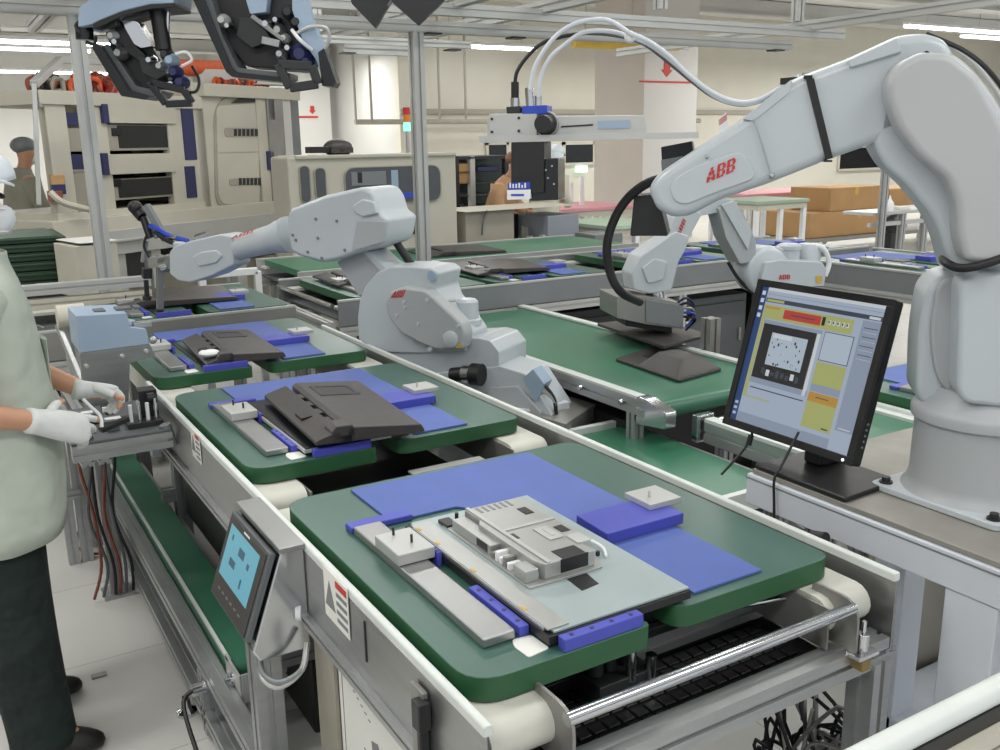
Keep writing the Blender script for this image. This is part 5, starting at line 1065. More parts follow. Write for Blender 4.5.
# pieces between the wide belt and the small robot
sb = thing('valve_station', 'small valve station with white box and pneumatic cylinders beside the computer monitor', 'machine', (2.98, 2.72, 0))
MB().box((2.85, 2.56, 0), (3.15, 2.9, .52)).build('station_stand', M['panel_grey'], sb, bevel=.005); MB().box((2.98, 2.78, .60), (3.16, 2.9, .80)).build('white_box', M['white'], sb, bevel=.006); MB().box((2.86, 2.6, .52), (3.14, 2.88, .60)).build('base_block', M['dark'], sb, bevel=.004)
for k in range(4): MB().cyl((2.86+.06*k, 2.66, .60), (2.86+.06*k, 2.66, .70+.03*(k % 2)), .018, n=12).build('air_cylinder', M['alu_pale'], sb)
MB().tube([(2.9, 2.68, .7), (2.86, 2.72, .82), (2.88, 2.78, .86), (2.96, 2.74, .7)], .008, 8).build('orange_hose', M['orange'], sb); MB().tube([(3.0, 2.7, .65), (3.02, 2.7, .80), (3.08, 2.72, .84), (3.12, 2.7, .66)], .007, 8).build('black_hose', M['rubber'], sb)
MB().prof((2.82, 2.95, 0), (2.82, 2.95, .85), .06, .06, (0, 1, 0)).build('post', M['steel_dull'], sb)
# ---- low white guard frame and cream hood around the end of the left transfer conveyor
gf = thing('tube_guard', 'low white square tube frame at the back of the transfer conveyor below the robot wrist', 'frame', (1.3, 5.5, 0))
za = G(199, 275, .95); 
A_ = PY(200, 297, 5.45); B_ = PY(259, 296, 5.45); zt = PY(230, 273, 5.45).z
m = MB(); m.bar((A_.x, 5.45, zt), (B_.x, 5.45, zt), .04, .04); m.bar((A_.x+.02, 5.45, 0), (A_.x+.02, 5.45, zt), .04, .04, (0, 1, 0)); m.bar((B_.x, 5.45, 0), (B_.x, 5.45, zt), .04, .04, (0, 1, 0)); m.build('frame_tube', M['white'], gf, bevel=.004)
m = MB(); m.cyl(((A_.x+B_.x)/2, 5.45, 0), ((A_.x+B_.x)/2, 5.45, zt), .012); m.build('frame_rod', M['alu'], gf)
sr = thing('support_rail', 'long pale support rail running behind the worker to the transfer conveyor', 'rail', (.0, 5.0, 0))
a = PY(22, 291, 4.95); b = PY(150, 282, 4.95); m = MB().prof((a.x-.5, 4.95, a.z), (b.x, 4.95, a.z), .06, .05); m.build('rail', M['alu_pale'], sr); MB().prof((a.x-.5, 4.95, a.z-.07), (b.x, 4.95, a.z-.07), .05, .05).build('rail', M['beige'], sr)
for x in (a.x-.45, b.x-.03): MB().prof((x, 4.95, 0), (x, 4.95, a.z-.1), .05, .05, (0, 1, 0)).build('leg', M['alu_pale'], sr)
# ================================================================== overhead frame and hanging housings
ZG = 2.3
gy = thing('gantry_frame', 'overhead aluminium profile frame on tall posts above the conveyors', 'frame', (2.72, 5.46, 0))
pa = PY(105, 270, 5.46); pc = PY(428, 270, 5.46)
for x in (.775, 2.72): MB().prof((x, 5.52, 0), (x, 5.52, ZG-.03), .075, .075, (0, 1, 0)).build('post', M['alu_pale'], gy)
def beam(a, b, w=.07, h=.07, z=ZG): MB().prof((a[0], a[1], z), (b[0], b[1], z), w, h).build('beam', M['alu_pale'], gy)
beam((-1.0, 5.52), (6.0, 5.52)); beam((-1.0, 5.18), (6.2, 5.18), .06, .07, ZG+.06)
for x in (.775, 2.83, 3.45, 5.85): beam((x, 2.6), (x, 7.5), .07, .07, ZG+.11)
beam((2.83, 7.0), (3.5, 7.0)); beam((2.0, 6.4), (3.6, 6.4), .05, .05)
for (x, y) in ((5.83, 5.3), (4.4, 5.2), (2.75, 7.3)): MB().prof((x, y, ZG+.15), (x, y, ZC), .07, .07, (0, 1, 0)).build('hanger', M['alu_pale'], gy)
q = MB()
for (x, y) in ((2.83, 5.52), (3.45, 5.52), (5.85, 5.52), (2.83, 6.9), (3.45, 6.4)): q.box((x-.05, y-.05, ZG-.045), (x+.05, y+.05, ZG-.035))
q.each('corner_plate', M['dark'], gy)
# ---- black housings hanging face down from the overhead line
HN = V((-.42, -.86, .28))
def housing(label, dep, pts_shell, pts_left, extra):
    pass
def hang(name, label, P, grp=None): return thing(name, label, 'hanging housing', P, grp)
HG = 'black monitor housings on the overhead line'
HP = Plane(PD(140, 60, 2.6), -FW + V((0, 0, .0)))
HP.n = V((-FW.x, -FW.y, 0)).normalized()
h1 = hang('hanging_housing', 'black monitor housing hanging below the pale blue curved cover, nearer the tall post', HP.at(140, 60, 0), HG)
solid(HP, [(93, 42), (100, 46), (128, 90), (150, 96), (146, 100), (121, 96), (92, 48)], .03, -.06, .004, 'bezel_side', M['black_gloss'], h1, .006)
solid(HP, [(100, 46), (108, 44), (136, 86), (165, 92), (160, 98), (128, 92)], .0, -.08, .004, 'bezel_inner', M['panel_dk'], h1, .004)
solid(HP, [(104, 30), (124, 18), (150, 44), (160, 60), (172, 88), (140, 88), (116, 58)], -.03, -.14, .004, 'housing_body', M['black'], h1, .01)
solid(HP, [(118, 16), (138, 22), (152, 46), (141, 48), (134, 44)], .01, -.04, .003, 'chrome_plate', M['chrome'], h1, .004)
solid(HP, [(112, 26), (120, 22), (138, 48), (146, 56), (140, 62), (126, 52)], .0, -.05, .003, 'slide_block', M['black'], h1, .004)
solid(HP, [(138, 56), (156, 60), (166, 74), (156, 80), (142, 72)], .01, -.06, .003, 'latch_block', M['dark'], h1, .004)
lp_ = [(150, 82), (184, 90), (192, 103), (166, 104)]
m = MB(); pts = [HP.at(x, y, .03) for x, y in lp_]
for i in range(4): m.bar(pts[i], pts[(i+1) % 4], .016, .02)
m.build('handle_loop', M['black_gloss'], h1, bevel=.003)
for (p, q_, r, mt) in (((158, 12), (164, 50), .022, 'black'), ((157, 12), (158, 50), .006, 'alu_pale'), ((168, 12), (167, 46), .006, 'chrome')): MB().cyl(HP.at(*p, .0), HP.at(*q_, .0), r, n=14).build('support_column', M[mt], h1)
for k, (x, y, r, mt) in enumerate(((116, 42, .014, 'chrome'), (112, 36, .016, 'alu_pale'), (119, 53, .018, 'steel'), (150, 60, .014, 'chrome'), (160, 66, .015, 'alu'), (170, 60, .02, 'boxblue'), (165, 54, .018, 'dark'), (174, 72, .02, 'navy'), (180, 82, .02, 'navy'), (172, 84, .014, 'chrome'), (108, 30, .014, 'panel_grey'))):
    c = HP.at(x, y, .015); MB().lathe(c-HP.n*.03, HP.n, [(0, r), (.02, r), (.03, r*.7), (.045, r*.5)], 12).build('fitting', M[mt], h1)
MB().tube([HP.at(176, 54, .02), HP.at(186, 52, .03), HP.at(192, 60, .03), HP.at(182, 66, .02)], .004, 6).build('white_cable', M['white'], h1)
MB().tube([HP.at(178, 90, .02), HP.at(195, 92, .02), HP.at(199, 80, .01), HP.at(192, 66, .0)], .004, 6).build('black_cable', M['rubber'], h1)
MB().bar(HP.at(162, 10, -.02), HP.at(150, -60, -.02), .05, .05).build('hanger_bar', M['alu'], h1)
cv_ = hang('curved_cover', 'pale blue curved cover hanging above the black housing beside the tall post', HP.at(120, 10, .02))
up_ = [(78, 27), (79, 8), (88, 2), (92, -30), (174, -30), (174, 3), (150, 4), (122, 11), (100, 20), (92, 24)]
solid(HP, up_, .05, -.10, .004, 'cover_shell', M['boxblue'], cv_, .008)
solid(HP, [(92, 24), (100, 20), (122, 11), (150, 4), (174, 3), (174, 7), (150, 9), (122, 16), (102, 26), (94, 29)], .055, -.09, .003, 'cover_edge', M['black'], cv_, .003)
c = HP.at(84, 31, .0); MB().cyl(HP.at(84, 25, .0), HP.at(85, 40, .0), .024, n=16).build('sensor_barrel', M['black_gloss'], cv_)
m = MB(); m.tube([HP.at(80, 33, .02), HP.at(76, 26, .02), HP.at(79, 22, .02)], .005, 6); m.tube([HP.at(86, 42, .02), HP.at(94, 44, .02), HP.at(96, 36, .02)], .005, 6); m.build('sensor_cable', M['rubber'], cv_)
m = MB(); m.bar(HP.at(104, 27, .02), HP.at(118, 22, .03), .02, .02); m.bar(HP.at(122, 17, .02), HP.at(150, 12, .03), .015, .02); m.build('cover_bracket', M['dark'], cv_, bevel=.003)
h2 = hang('hanging_housing', 'larger black monitor housing hanging next to the first, with looped grey cable', HP.at(270, 50, 0), HG)
solid(HP, [(184, -20), (196, -20), (214, 28), (230, 66), (236, 72), (290, 78), (286, 82), (232, 77), (226, 72)], .05, -.05, .004, 'bezel_side', M['black_gloss'], h2, .006)
solid(HP, [(196, -20), (206, -20), (222, 36), (238, 68), (290, 73), (290, 79), (236, 73), (228, 64)], .03, -.08, .004, 'bezel_inner', M['panel_dk'], h2, .004)
solid(HP, [(206, -20), (290, -20), (300, 30), (318, 58), (300, 70), (246, 66), (226, 40)], -.03, -.16, .006, 'housing_body', M['black'], h2, .012)
solid(HP, [(240, 18), (258, 18), (272, 40), (252, 48), (236, 36)], .01, -.05, .003, 'vent_box', M['dark'], h2, .004)
solid(HP, [(243, -10), (268, -10), (266, 12), (250, 14)], .02, -.03, .004, 'glass_plate', M['boxblue'], h2, .004)
solid(HP, [(292, -20), (300, -20), (312, 22), (322, 44), (335, 82), (325, 84), (316, 60), (302, 40), (292, 10)], .03, -.04, .003, 'side_plate', M['boxblue'], h2, .005)
solid(HP, [(318, 52), (324, 48), (336, 82), (333, 87), (322, 86)], .05, -.03, .003, 'bezel_tip', M['black_gloss'], h2, .005)
m = MB(); pts = [HP.at(x, y, .06) for x, y in ((278, 64), (312, 66), (318, 84), (290, 88))]
for i in range(4): m.bar(pts[i], pts[(i+1) % 4], .016, .024)
m.build('handle_loop', M['dark'], h2, bevel=.003)
for k, (x, y, r, mt) in enumerate(((222, 20, .018, 'alu_pale'), (228, 26, .012, 'chrome'), (266, 24, .016, 'chrome'), (278, 30, .018, 'steel'), (284, 38, .014, 'alu_pale'), (276, 20, .013, 'chrome'), (288, 48, .014, 'chrome'), (280, 54, .016, 'alu'), (300, 54, .03, 'navy'), (306, 62, .02, 'navy'), (296, 22, .02, 'dark'), (288, 12, .02, 'dark'))):
    c = HP.at(x, y, .02); MB().lathe(c-HP.n*.03, HP.n, [(0, r), (.02, r), (.03, r*.7), (.045, r*.5)], 12).build('fitting', M[mt], h2)
m = MB(); m.bar(HP.at(252, 16, .02), HP.at(284, 40, .03), .012, .012); m.bar(HP.at(262, 40, .03), HP.at(280, 44, .03), .015, .02); m.build('slide_bar', M['steel'], h2, bevel=.002)
MB().tube([HP.at(296, 34, .03), HP.at(310, 27, .04), HP.at(326, 28, .04), HP.at(329, 40, .03), HP.at(322, 54, .02)], .005, 8).build('looped_cable', M['alu_pale'], h2)
MB().tube([HP.at(292, 30, .03), HP.at(300, 40, .05), HP.at(312, 50, .03)], .005, 8).build('white_cable', M['white'], h2)
MB().bar(HP.at(272, 0, -.05), HP.at(262, -70, -.05), .06, .06).build('hanger_bar', M['alu'], h2)
TP = Plane(PD(400, 8, 3.2), HP.n)
for nm, lb, pts, f in (('dark_panel', 'dark translucent looking panel corner hanging down beside the larger black one', [(340, -30), (412, -30), (388, 6), (375, 28), (352, 4)], -.1), ('dark_panel', 'larger black panel corner pointing down above the second tall post', [(384, -40), (462, -40), (444, 0), (418, 25), (392, 2)], .0)):
    o = thing(nm, lb, 'panel', TP.at(400, 0, f), 'dark panels on the overhead line'); solid(TP, pts, f, f-.04, .003, 'panel_body', M['black'] if f == 0 else M['dark'], o, .006)
    ctr = ((pts[0][0]+pts[1][0])/2, -34); MB().bar(TP.at(ctr[0], -20, f-.02), TP.at(ctr[0], -90, f-.02), .04, .04).build('hanger_bar', M['alu'], o)
    MB().bar(TP.at(pts[2][0], pts[2][1], f+.005), TP.at(pts[1][0]-4, -30, f+.005), .012, .006).build('panel_edge', M['panel_grey'], o)
ov = thing('overhead_track', 'steel track high above the work area that carries the hanging housings', 'track', (1.2, 2.6, 2.9))
MB().prof((-.4, 2.72, 2.55), (3.2, 2.72, 2.55), .08, .12).build('track_beam', M['alu'], ov)
for x in (-.2, 1.4, 3.0): MB().prof((x, 2.72, 2.6), (x, 2.72, ZC), .06, .06, (0, 1, 0)).build('track_hanger', M['alu'], ov)
# ================================================================== touch panel, work bench, guard rail
tp = thing('touch_panel', 'tilted operator touch panel in a steel housing on the side of the assembly conveyor', 'touch screen', (.5, 1.88, 0))
m = MB(); sec = [(.560, .800), (.514, .812), (.438, .602), (.452, .575), (.560, .575)]
m.prism([V((x, 1.735, z)) for x, z in sec], (0, .29, 0)); m.build('housing', M['chrome'], tp, bevel=.004)
A0 = V((.510, 0, .80)); A1 = V((.4405, 0, .609)); dn = (A1-A0); fn = V((-.21, 0, .076)).normalized()
def fq(m, y0, y1, s0, s1, h, t): 
    a = A0+dn*s0+fn*h; b = A0+dn*s1+fn*h
    return m.prism([V((a.x, y0, a.z)), V((a.x, y1, a.z)), V((b.x, y1, b.z)), V((b.x, y0, b.z))], fn*t)
fq(MB(), 1.742, 2.016, .02, .96, .0045, .014).build('bezel', M['panel_dk'], tp, bevel=.003)
fq(MB(), 1.752, 2.006, .05, .93, .0186, .003).build('bezel_face', M['charcoal'], tp, bevel=.001)
fq(MB(), 1.780, 1.985, .12, .68, .0217, .0006).build('screen', emit('panel_cyan', (112, 186, 206), .75), tp)
q = MB()
for (y0, y1, s0, s1) in ((1.86, 1.90, .24, .33), (1.90, 1.94, .42, .5), (1.82, 1.835, .3, .36), (1.84, 1.85, .5, .6), (1.95, 1.96, .2, .26)): fq(q, y0, y1, s0, s1, .0224, .0004)
q.each('screen_icon', emit('panel_icon', (64, 110, 130), .6), tp)
q = MB()
for i in range(6): fq(q, 1.80+.03*i, 1.815+.03*i, .80, .82, .0217, .0005)
q.build('panel_text', M['panel_grey'], tp)
fq(MB(), 1.86, 1.90, .065, .085, .0217, .0005).build('panel_text', M['white'], tp)
m = MB(); m.box((.505, 1.725, .803), (.560, 2.035, .815)); m.build('top_cover', M['steel'], tp, bevel=.002)
MB().prof((.492, 1.86, .012), (.492, 1.86, .575), .06, .06, (0, 1, 0)).build('post', M['alu'], tp); MB().box((.44, 1.8, 0), (.547, 1.92, .012)).build('foot_plate', M['alu'], tp, bevel=.003)
for k in range(2): MB().tube([V((.47, 1.80, .575)), V((.455, 1.74, .55-.012*k)), V((.475, 1.69, .545-.01*k)), V((.52, 1.68, .565)), V((.54, 1.70, .61))], .0065, 8).build('panel_cable', M['alu_pale'] if k else M['panel_grey'], tp)
m = MB(); m.cyl((.535, 1.74, .66), (.545, 1.735, .66), .016); m.build('cable_gland', M['white'], tp)

wb2 = thing('work_bench', 'narrow aluminium bench with loose connectors where the gloved worker rests both hands', 'bench', (.4, 2.92, 0))
MB().prof((.26, 2.92, .725), (.545, 2.92, .725), .045, .05).build('front_beam', M['alu'], wb2)
MB().prof((.26, 3.3, .725), (.545, 3.3, .725), .045, .05).build('rear_beam', M['alu'], wb2)
MB().box((.26, 2.9, .7501), (.545, 3.32, .758)).build('bench_top', M['panel_dk'], wb2, bevel=.002)
for (x, y) in ((.30, 3.84), (.35, 3.84)): MB().prof((x, y, 0), (x, y, .675), .042, .042, (0, 1, 0)).build('leg', M['alu'], wb2)
for x in (.30, .35): MB().prof((x, 2.93, .69), (x, 3.86, .69), .035, .035).build('side_rail', M['alu'], wb2)
MB().prof((.30, 3.8, .3), (.35, 3.8, .3), .035, .035).build('cross_rail', M['alu'], wb2)
MB().cyl((.53, 2.92, .77), (.545, 2.92, .70), .018).build('corner_joint', M['panel_grey'], wb2)
r_ = random.Random(11)
for k in range(18):
    x = .285+r_.random()*.13; y = 2.93+r_.random()*.3
    lb = ('black', 'white', 'dark grey')[k % 3]
    o = MB(); w = .012+.012*r_.random(); o.box((x-w, y-w*.7, .759), (x+w, y+w*.7, .770+.012*r_.random())); tag(o.build('connector_part', (M['black'], M['white'], M['panel_dk'])[k % 3], bevel=.002), 'small %s connector lying on the narrow bench below the gloves' % lb, 'connector', 'loose %s connectors on the narrow bench' % lb)
fx = thing('cable_fixture', 'black and silver cable fixture standing on the narrow bench in front of the gloves', 'fixture', (.48, 3.0, .758))
MB().box((.43, 2.96, .7585), (.535, 3.08, .775)).build('fixture_base', M['dark'], fx, bevel=.002)
for k in range(4): MB().cyl((.445+.025*k, 2.985, .775), (.445+.025*k, 2.985, .83+.012*(k % 2)), .006, n=10).build('fixture_pin', M['chrome'] if k % 2 else M['white'], fx)
MB().box((.48, 3.02, .775), (.535, 3.08, .86)).build('fixture_block', M['black'], fx, bevel=.003); MB().lathe((.50, 3.0, .84), (1, 0, 0), [(0, .016), (.02, .016), (.025, .01)], 14).build('fixture_wheel', M['black'], fx)
hc = thing('hanging_cables', 'bundle of reddish and grey cables hanging below the narrow bench', 'cables', (.36, 3.36, .4))
for k in range(6): x = .33+.02*k; MB().tube([V((x, 3.36, .71)), V((x+.02*r_.uniform(-1, 1), 3.38, .55)), V((x+.03*r_.uniform(-1, 1), 3.37, .35)), V((x+.02, 3.4, .15)), V((x+.02*r_.uniform(-1, 1), 3.42, .02))], .0055, 6).build('cable', (M['brown'], M['panel_dk'], M['rubber'])[k % 3], hc)
c = G(95, 540, .01); pts = []
for k in range(15): a = 2*PI*k/13; pts.append(c+V((.075*math.cos(a), .16*math.sin(a), .004*k/14)))
m = MB(); m.tube(pts + [V((c.x+.1, c.y+.1, .012)), V((.40, c.y+.16, .012))], .006, 8); tag(m.build('coiled_cord', M['brown']), 'reddish cord coiled in a loop on the floor beside the low green conveyor', 'cord')
c = G(99, 676, 0); tag(MB().box((c.x-.022, c.y-.012, 0), (c.x+.022, c.y+.012, .006)).build('metal_scrap', M['steel_dull'], bevel=.001), 'small grey metal plate lying on the bare floor by the black shoes', 'scrap')
hd = thing('harness', 'dark wiring and parts heaped inside the frame under the conveyor by the narrow bench', 'wiring', (.62, 3.6, 0))
MB().box((.81, 3.2, 0), (1.25, 4.1, .55)).build('control_chassis', M['black'], hd, bevel=.01)
for k in range(16):
    p = V((.80, 3.25+.8*r_.random(), .2+.4*r_.random())); MB().tube([p, p+V((-.02, .05*r_.uniform(-1, 1), .06)), p+V((-.03, .08*r_.uniform(-1, 1), -.04)), p+V((.015, .1*r_.uniform(-1, 1), .02))], .006, 6).build('wire', (M['brown'], M['rubber'], M['alu'], M['orange'])[k % 4], hd)

bx = thing('sensor_box', 'pale blue grey box on a steel bracket at the far corner of the assembly conveyor', 'box', (.47, 3.4, .5))
BP = Plane((.5, 3.345, .9), (0, -1, 0))
solid(BP, [(76, 316), (127, 313), (130, 327), (146, 329), (150, 344), (80, 353)], 0, -.22, .003, 'box_body', M['boxblue'], bx, .004)
solid(BP, [(80, 353.5), (150, 344.5), (156, 356), (130, 363), (128, 420), (84, 402)], .005, -.02, .003, 'bracket_plate', M['steel'], bx, .003)
m = MB()
for (x, y) in ((122, 356), (146, 351), (86, 366)): c = BP.at(x, y, .005); m.lathe(c, (0, -1, 0), [(0, .008), (.006, .008), (.012, .005)], 10)
m.each('bolt', M['alu_pale'], bx)
q = MB(); z0_ = BP.at(100, 315, 0).z
for (x, w) in ((.43, .035), (.50, .05), (.56, .02)): q.box((x, 3.4, z0_-.002), (x+w, 3.46, z0_+.006))
q.build('box_slot', M['panel_dk'], bx)
m = MB(); c = BP.at(142, 327, -.04); m.box(c-V((.03, .02, .0)), c+V((.03, .02, .02))); m.ball(BP.at(153, 340, .0), .014, 10, 8); m.build('box_connector', M['alu'], bx, bevel=.003)
MB().prof((.40, 3.47, .012), (.40, 3.47, .80), .05, .05, (0, 1, 0)).build('support_post', M['alu'], bx); MB().box((.35, 3.42, 0), (.45, 3.52, .012)).build('foot_plate', M['alu'], bx)
ho = thing('roller_hood', 'cream rounded hood with grey struts, just behind the pale blue grey box', 'hood', (.4, 3.85, 0))
a = PY(56, 312, 3.9); b = PY(78, 308, 3.9); m = MB(); m.cyl((a.x, 3.9, a.z-.02), (b.x+.02, 3.9, a.z-.02), .045, n=18); m.build('hood_tube', M['beige'], ho)
for dx in (0, .07): MB().bar((a.x+dx, 3.9, a.z-.05), (a.x+dx+.06, 3.75, a.z-.32), .02, .02).build('strut', M['alu'], ho, bevel=.003)
MB().prof((a.x+.05, 3.98, 0), (a.x+.05, 3.98, a.z-.05), .05, .05, (0, 1, 0)).build('post', M['alu_pale'], ho)
m = MB(); m.cyl((a.x+.02, 3.72, a.z-.30), (a.x+.16, 3.72, a.z-.32), .02); m.cyl((a.x+.05, 3.7, a.z-.4), (a.x+.14, 3.7, a.z-.4), .016); m.build('air_unit', M['panel_grey'], ho)

gr_ = thing('guard_rail', 'white topped aluminium rail crossing at the lower edge beside the white robot stand', 'rail', (1.1, .62, 0))
za = .885
m = MB(); m.cyl((.2, .615, za), (1.75, .615, za), .0165, n=24); m.build('rail_tube', M['white_rail'], gr_)
MB().box((.2, .600, za-.035), (1.75, .628, za-.012)).build('rail_slot', M['black'], gr_)
MB().prof((.2, .612, za-.062), (1.75, .612, za-.062), .05, .05).build('rail_profile', M['beige'], gr_)
for x in (1.7, .22): MB().prof((x, .60, 0), (x, .60, za-.09), .05, .05, (0, 1, 0)).build('leg', M['alu'], gr_)

# ================================================================== people
def skinned(name, parent, pts, edges, radii, mt, root=0, sub=2):
    base = V((0, 0, 0)); q = parent
    while q is not None: base += q.location; q = q.parent
    me = bpy.data.meshes.new(name); me.from_pydata([V(p)-base for p in pts], edges, []); me.materials.append(mt)
    o = bpy.data.objects.new(name, me); COL.objects.link(o); o.parent = parent
    md = o.modifiers.new('skin', 'SKIN'); md.use_smooth_shade = True
    if not me.skin_vertices: return o
    for i, r in enumerate(radii): d = me.skin_vertices[0].data[i]; d.radius = r if isinstance(r, tuple) else (r, r); d.use_root = (i == root)
    s = o.modifiers.new('sub', 'SUBSURF'); s.levels = sub; s.render_levels = sub
    return o
def body(parent, J, mt, hs=1.0):
    """one continuous skinned figure; J: joints by name"""
    names = ['pelvis', 'waist', 'chest', 'neck', 'jaw', 'head', 'crown', 'sl', 'el', 'wl', 'hl', 'sr', 'er', 'wr', 'hr', 'kl0', 'kl', 'al', 'tl', 'kr0', 'kr', 'ar', 'tr']
    R_ = dict(pelvis=.115, waist=.11, chest=.125, neck=.052, jaw=.066, head=.088, crown=.062, sl=.052, el=.043, wl=.026, hl=.022, sr=.052, er=.043, wr=.026, hr=.022, kl0=.085, kl=.058, al=.034, tl=.02, kr0=.085, kr=.058, ar=.034, tr=.02)
    E_ = [('pelvis', 'waist'), ('waist', 'chest'), ('chest', 'neck'), ('neck', 'jaw'), ('jaw', 'head'), ('head', 'crown'), ('chest', 'sl'), ('sl', 'el'), ('el', 'wl'), ('wl', 'hl'), ('chest', 'sr'), ('sr', 'er'), ('er', 'wr'), ('wr', 'hr'), ('pelvis', 'kl0'), ('kl0', 'kl'), ('kl', 'al'), ('al', 'tl'), ('pelvis', 'kr0'), ('kr0', 'kr'), ('kr', 'ar'), ('ar', 'tr')]
    ix_ = {n: i for i, n in enumerate(names)}
    return skinned('body', parent, [J[n] for n in names], [(ix_[a], ix_[b]) for a, b in E_], [R_[n]*hs for n in names], mt)
def ring(c, ax_, front, a, b, n=20, wob=0.0, ph=0):
    """an oval ring: ax_ axis, front direction; a half depth, b half width"""
    ax_ = V(ax_).normalized(); f = (V(front)-ax_*V(front).dot(ax_)).normalized(); s = ax_.cross(f); c = V(c)
    return [c + f*(a*(1+wob*math.sin(5*t+ph))*math.cos(t)) + s*(b*(1+wob*math.cos(7*t+ph))*math.sin(t)) for t in [2*PI*i/n for i in range(n)]]
def garment(name, rings_, mt, parent, thick=.006, sub=1):
    o = MB().loft(rings_, caps=False).build(name, mt, parent, sub=sub)
    s = o.modifiers.new('solid', 'SOLIDIFY'); s.thickness = thick; s.offset = 1
    return o
def limb(name, pts, radii, front, mt, parent, wob=.03):
    pts = [V(p) for p in pts]; rs = []
    for i, p in enumerate(pts):
        t = pts[min(i+1, len(pts)-1)] - pts[max(i-1, 0)]; r = radii[i]; rs.append(ring(p, t, front, r, r, 16, wob, i*1.7))
    return garment(name, rs, mt, parent)

# ---- the gloved worker at the bench
wk = thing('person', 'worker in pale green vest, white cap, mask and white gloves handling a connector', 'person', (.08, 2.72, 0))
FX = V((1, .08, 0))
wr = PY(32, 421, 2.53); hr = PY(66, 427, 2.58); wl = PY(84, 390, 2.86); hl = PY(104, 394, 2.87)
J = dict(pelvis=(.06, 2.72, .80), waist=(.065, 2.72, .96), chest=(.065, 2.73, 1.18), neck=(.065, 2.74, 1.335), jaw=(.095, 2.745, 1.415), head=(.08, 2.75, 1.485), crown=(.075, 2.75, 1.535),
         sl=(.07, 2.90, 1.25), el=(.10, 2.95, 1.04), wl=wl, hl=hl, sr=(.05, 2.58, 1.25), er=(-.06, 2.46, 1.02), wr=wr, hr=hr,
         kl0=(.045, 2.81, .70), kl=(.05, 2.82, .44), al=(.055, 2.83, .09), tl=(.15, 2.85, .032), kr0=(.045, 2.63, .70), kr=(.045, 2.60, .44), ar=(.07, 2.55, .09), tr=(.165, 2.53, .032))
body(wk, J, M['skin'])
vr = [ring((.055, 2.72, .635), (-.05, -.16, 1), FX, .15, .207, 28, .03, 0), ring((.06, 2.72, .71), (-.03, -.08, 1), FX, .152, .203, 28, .02, 1), ring((.065, 2.72, .83), (0, 0, 1), FX, .150, .18, 28, .025, 2), ring((.07, 2.72, .95), (0, 0, 1), FX, .142, .175, 28, .02, 3), ring((.065, 2.72, 1.06), (0, 0, 1), FX, .134, .18, 28, .02, 4), ring((.065, 2.725, 1.17), (0, 0, 1), FX, .126, .185, 28, .015, 5), ring((.065, 2.73, 1.25), (0, 0, 1), FX, .108, .175, 28, .01, 6), ring((.072, 2.735, 1.305), (.1, 0, 1), FX, .085, .12, 28), ring((.08, 2.74, 1.335), (.15, 0, 1), FX, .068, .075, 28), ring((.085, 2.74, 1.36), (.2, 0, 1), FX, .064, .068, 28)]
vs = garment('vest', vr, M['vest'], wk, .008)
q = MB()
for z in (.74, .80, 1.0, 1.14): q.tube([p + (p-V((.065, 2.72, z))).normalized()*.006 for p in ring((.065, 2.72, z), (0, 0, 1), FX, .155 if z < .9 else .143, .204 if z < .9 else .198, 24)][:9], .0025, 6, 2)
q.build('seam', M['vest'], vs)
m = MB(); m.loft([ring((.205, 2.71, 1.0), (0, 0, 1), FX, .006, .05, 12), ring((.207, 2.71, 1.12), (0, 0, 1), FX, .007, .05, 12)]); m.build('pocket', M['vest'], vs)
limb('sleeve', [(.05, 2.60, 1.26), (.01, 2.53, 1.18), (-.03, 2.49, 1.09)], [.085, .078, .072], (0, 1, 0), M['vest'], wk); limb('sleeve', [(.07, 2.87, 1.26), (.08, 2.93, 1.18), (.09, 2.96, 1.10)], [.085, .078, .070], (1, 0, 0), M['vest'], wk)
limb('trouser_leg', [(.045, 2.80, .76), (.045, 2.81, .64), (.05, 2.82, .44), (.045, 2.83, .25), (.05, 2.83, .085), (.052, 2.83, .05)], [.102, .10, .09, .082, .078, .08], FX, M['trouser'], wk, .04)
limb('trouser_leg', [(.045, 2.66, .72), (.04, 2.645, .64), (.045, 2.60, .44), (.055, 2.575, .25), (.065, 2.55, .085), (.066, 2.55, .05)], [.102, .10, .09, .082, .078, .08], FX, M['trouser'], wk, .04)
for (a, t) in ((J['al'], J['tl']), (J['ar'], J['tr'])):
    a = V(a); t = V(t); d = (t-a); d.z = 0; d.normalize(); s_ = V((-d.y, d.x, 0)); rs = []
    for (k, w, h0, h1) in ((-.09, .025, .004, .07), (-.06, .04, .002, .095), (.0, .042, .002, .10), (.06, .046, .002, .075), (.11, .044, .002, .055), (.15, .022, .004, .035)):
        c = V((a.x, a.y, 0))+d*k; rs.append([c+s_*w*math.cos(u)+V((0, 0, (h0+h1)/2+(h1-h0)/2*math.sin(u))) for u in [2*PI*i/14 for i in range(14)]])
    so = MB().loft(rs).build('shoe', M['shoe'], wk, sub=1)
m = MB(); m.ball((.055, 2.75, 1.50), (.085, .089, .10), 20, 12); m.build('hair', M['black'], wk)
cpr = [ring((0.088, 2.75, 1.505), (-.22, 0, 1), FX, .112, .098, 24), ring((0.085, 2.75, 1.54), (-.2, 0, 1), FX, .112, .098, 24), ring((0.079, 2.75, 1.575), (-.15, 0, 1), FX, .092, .082, 24), ring((0.073, 2.75, 1.598), (-.1, 0, 1), FX, .05, .045, 24), ring((0.073, 2.75, 1.604), (-.1, 0, 1), FX, .006, .006, 24)]
cp = garment('cap', cpr, M['cap'], wk, .005)
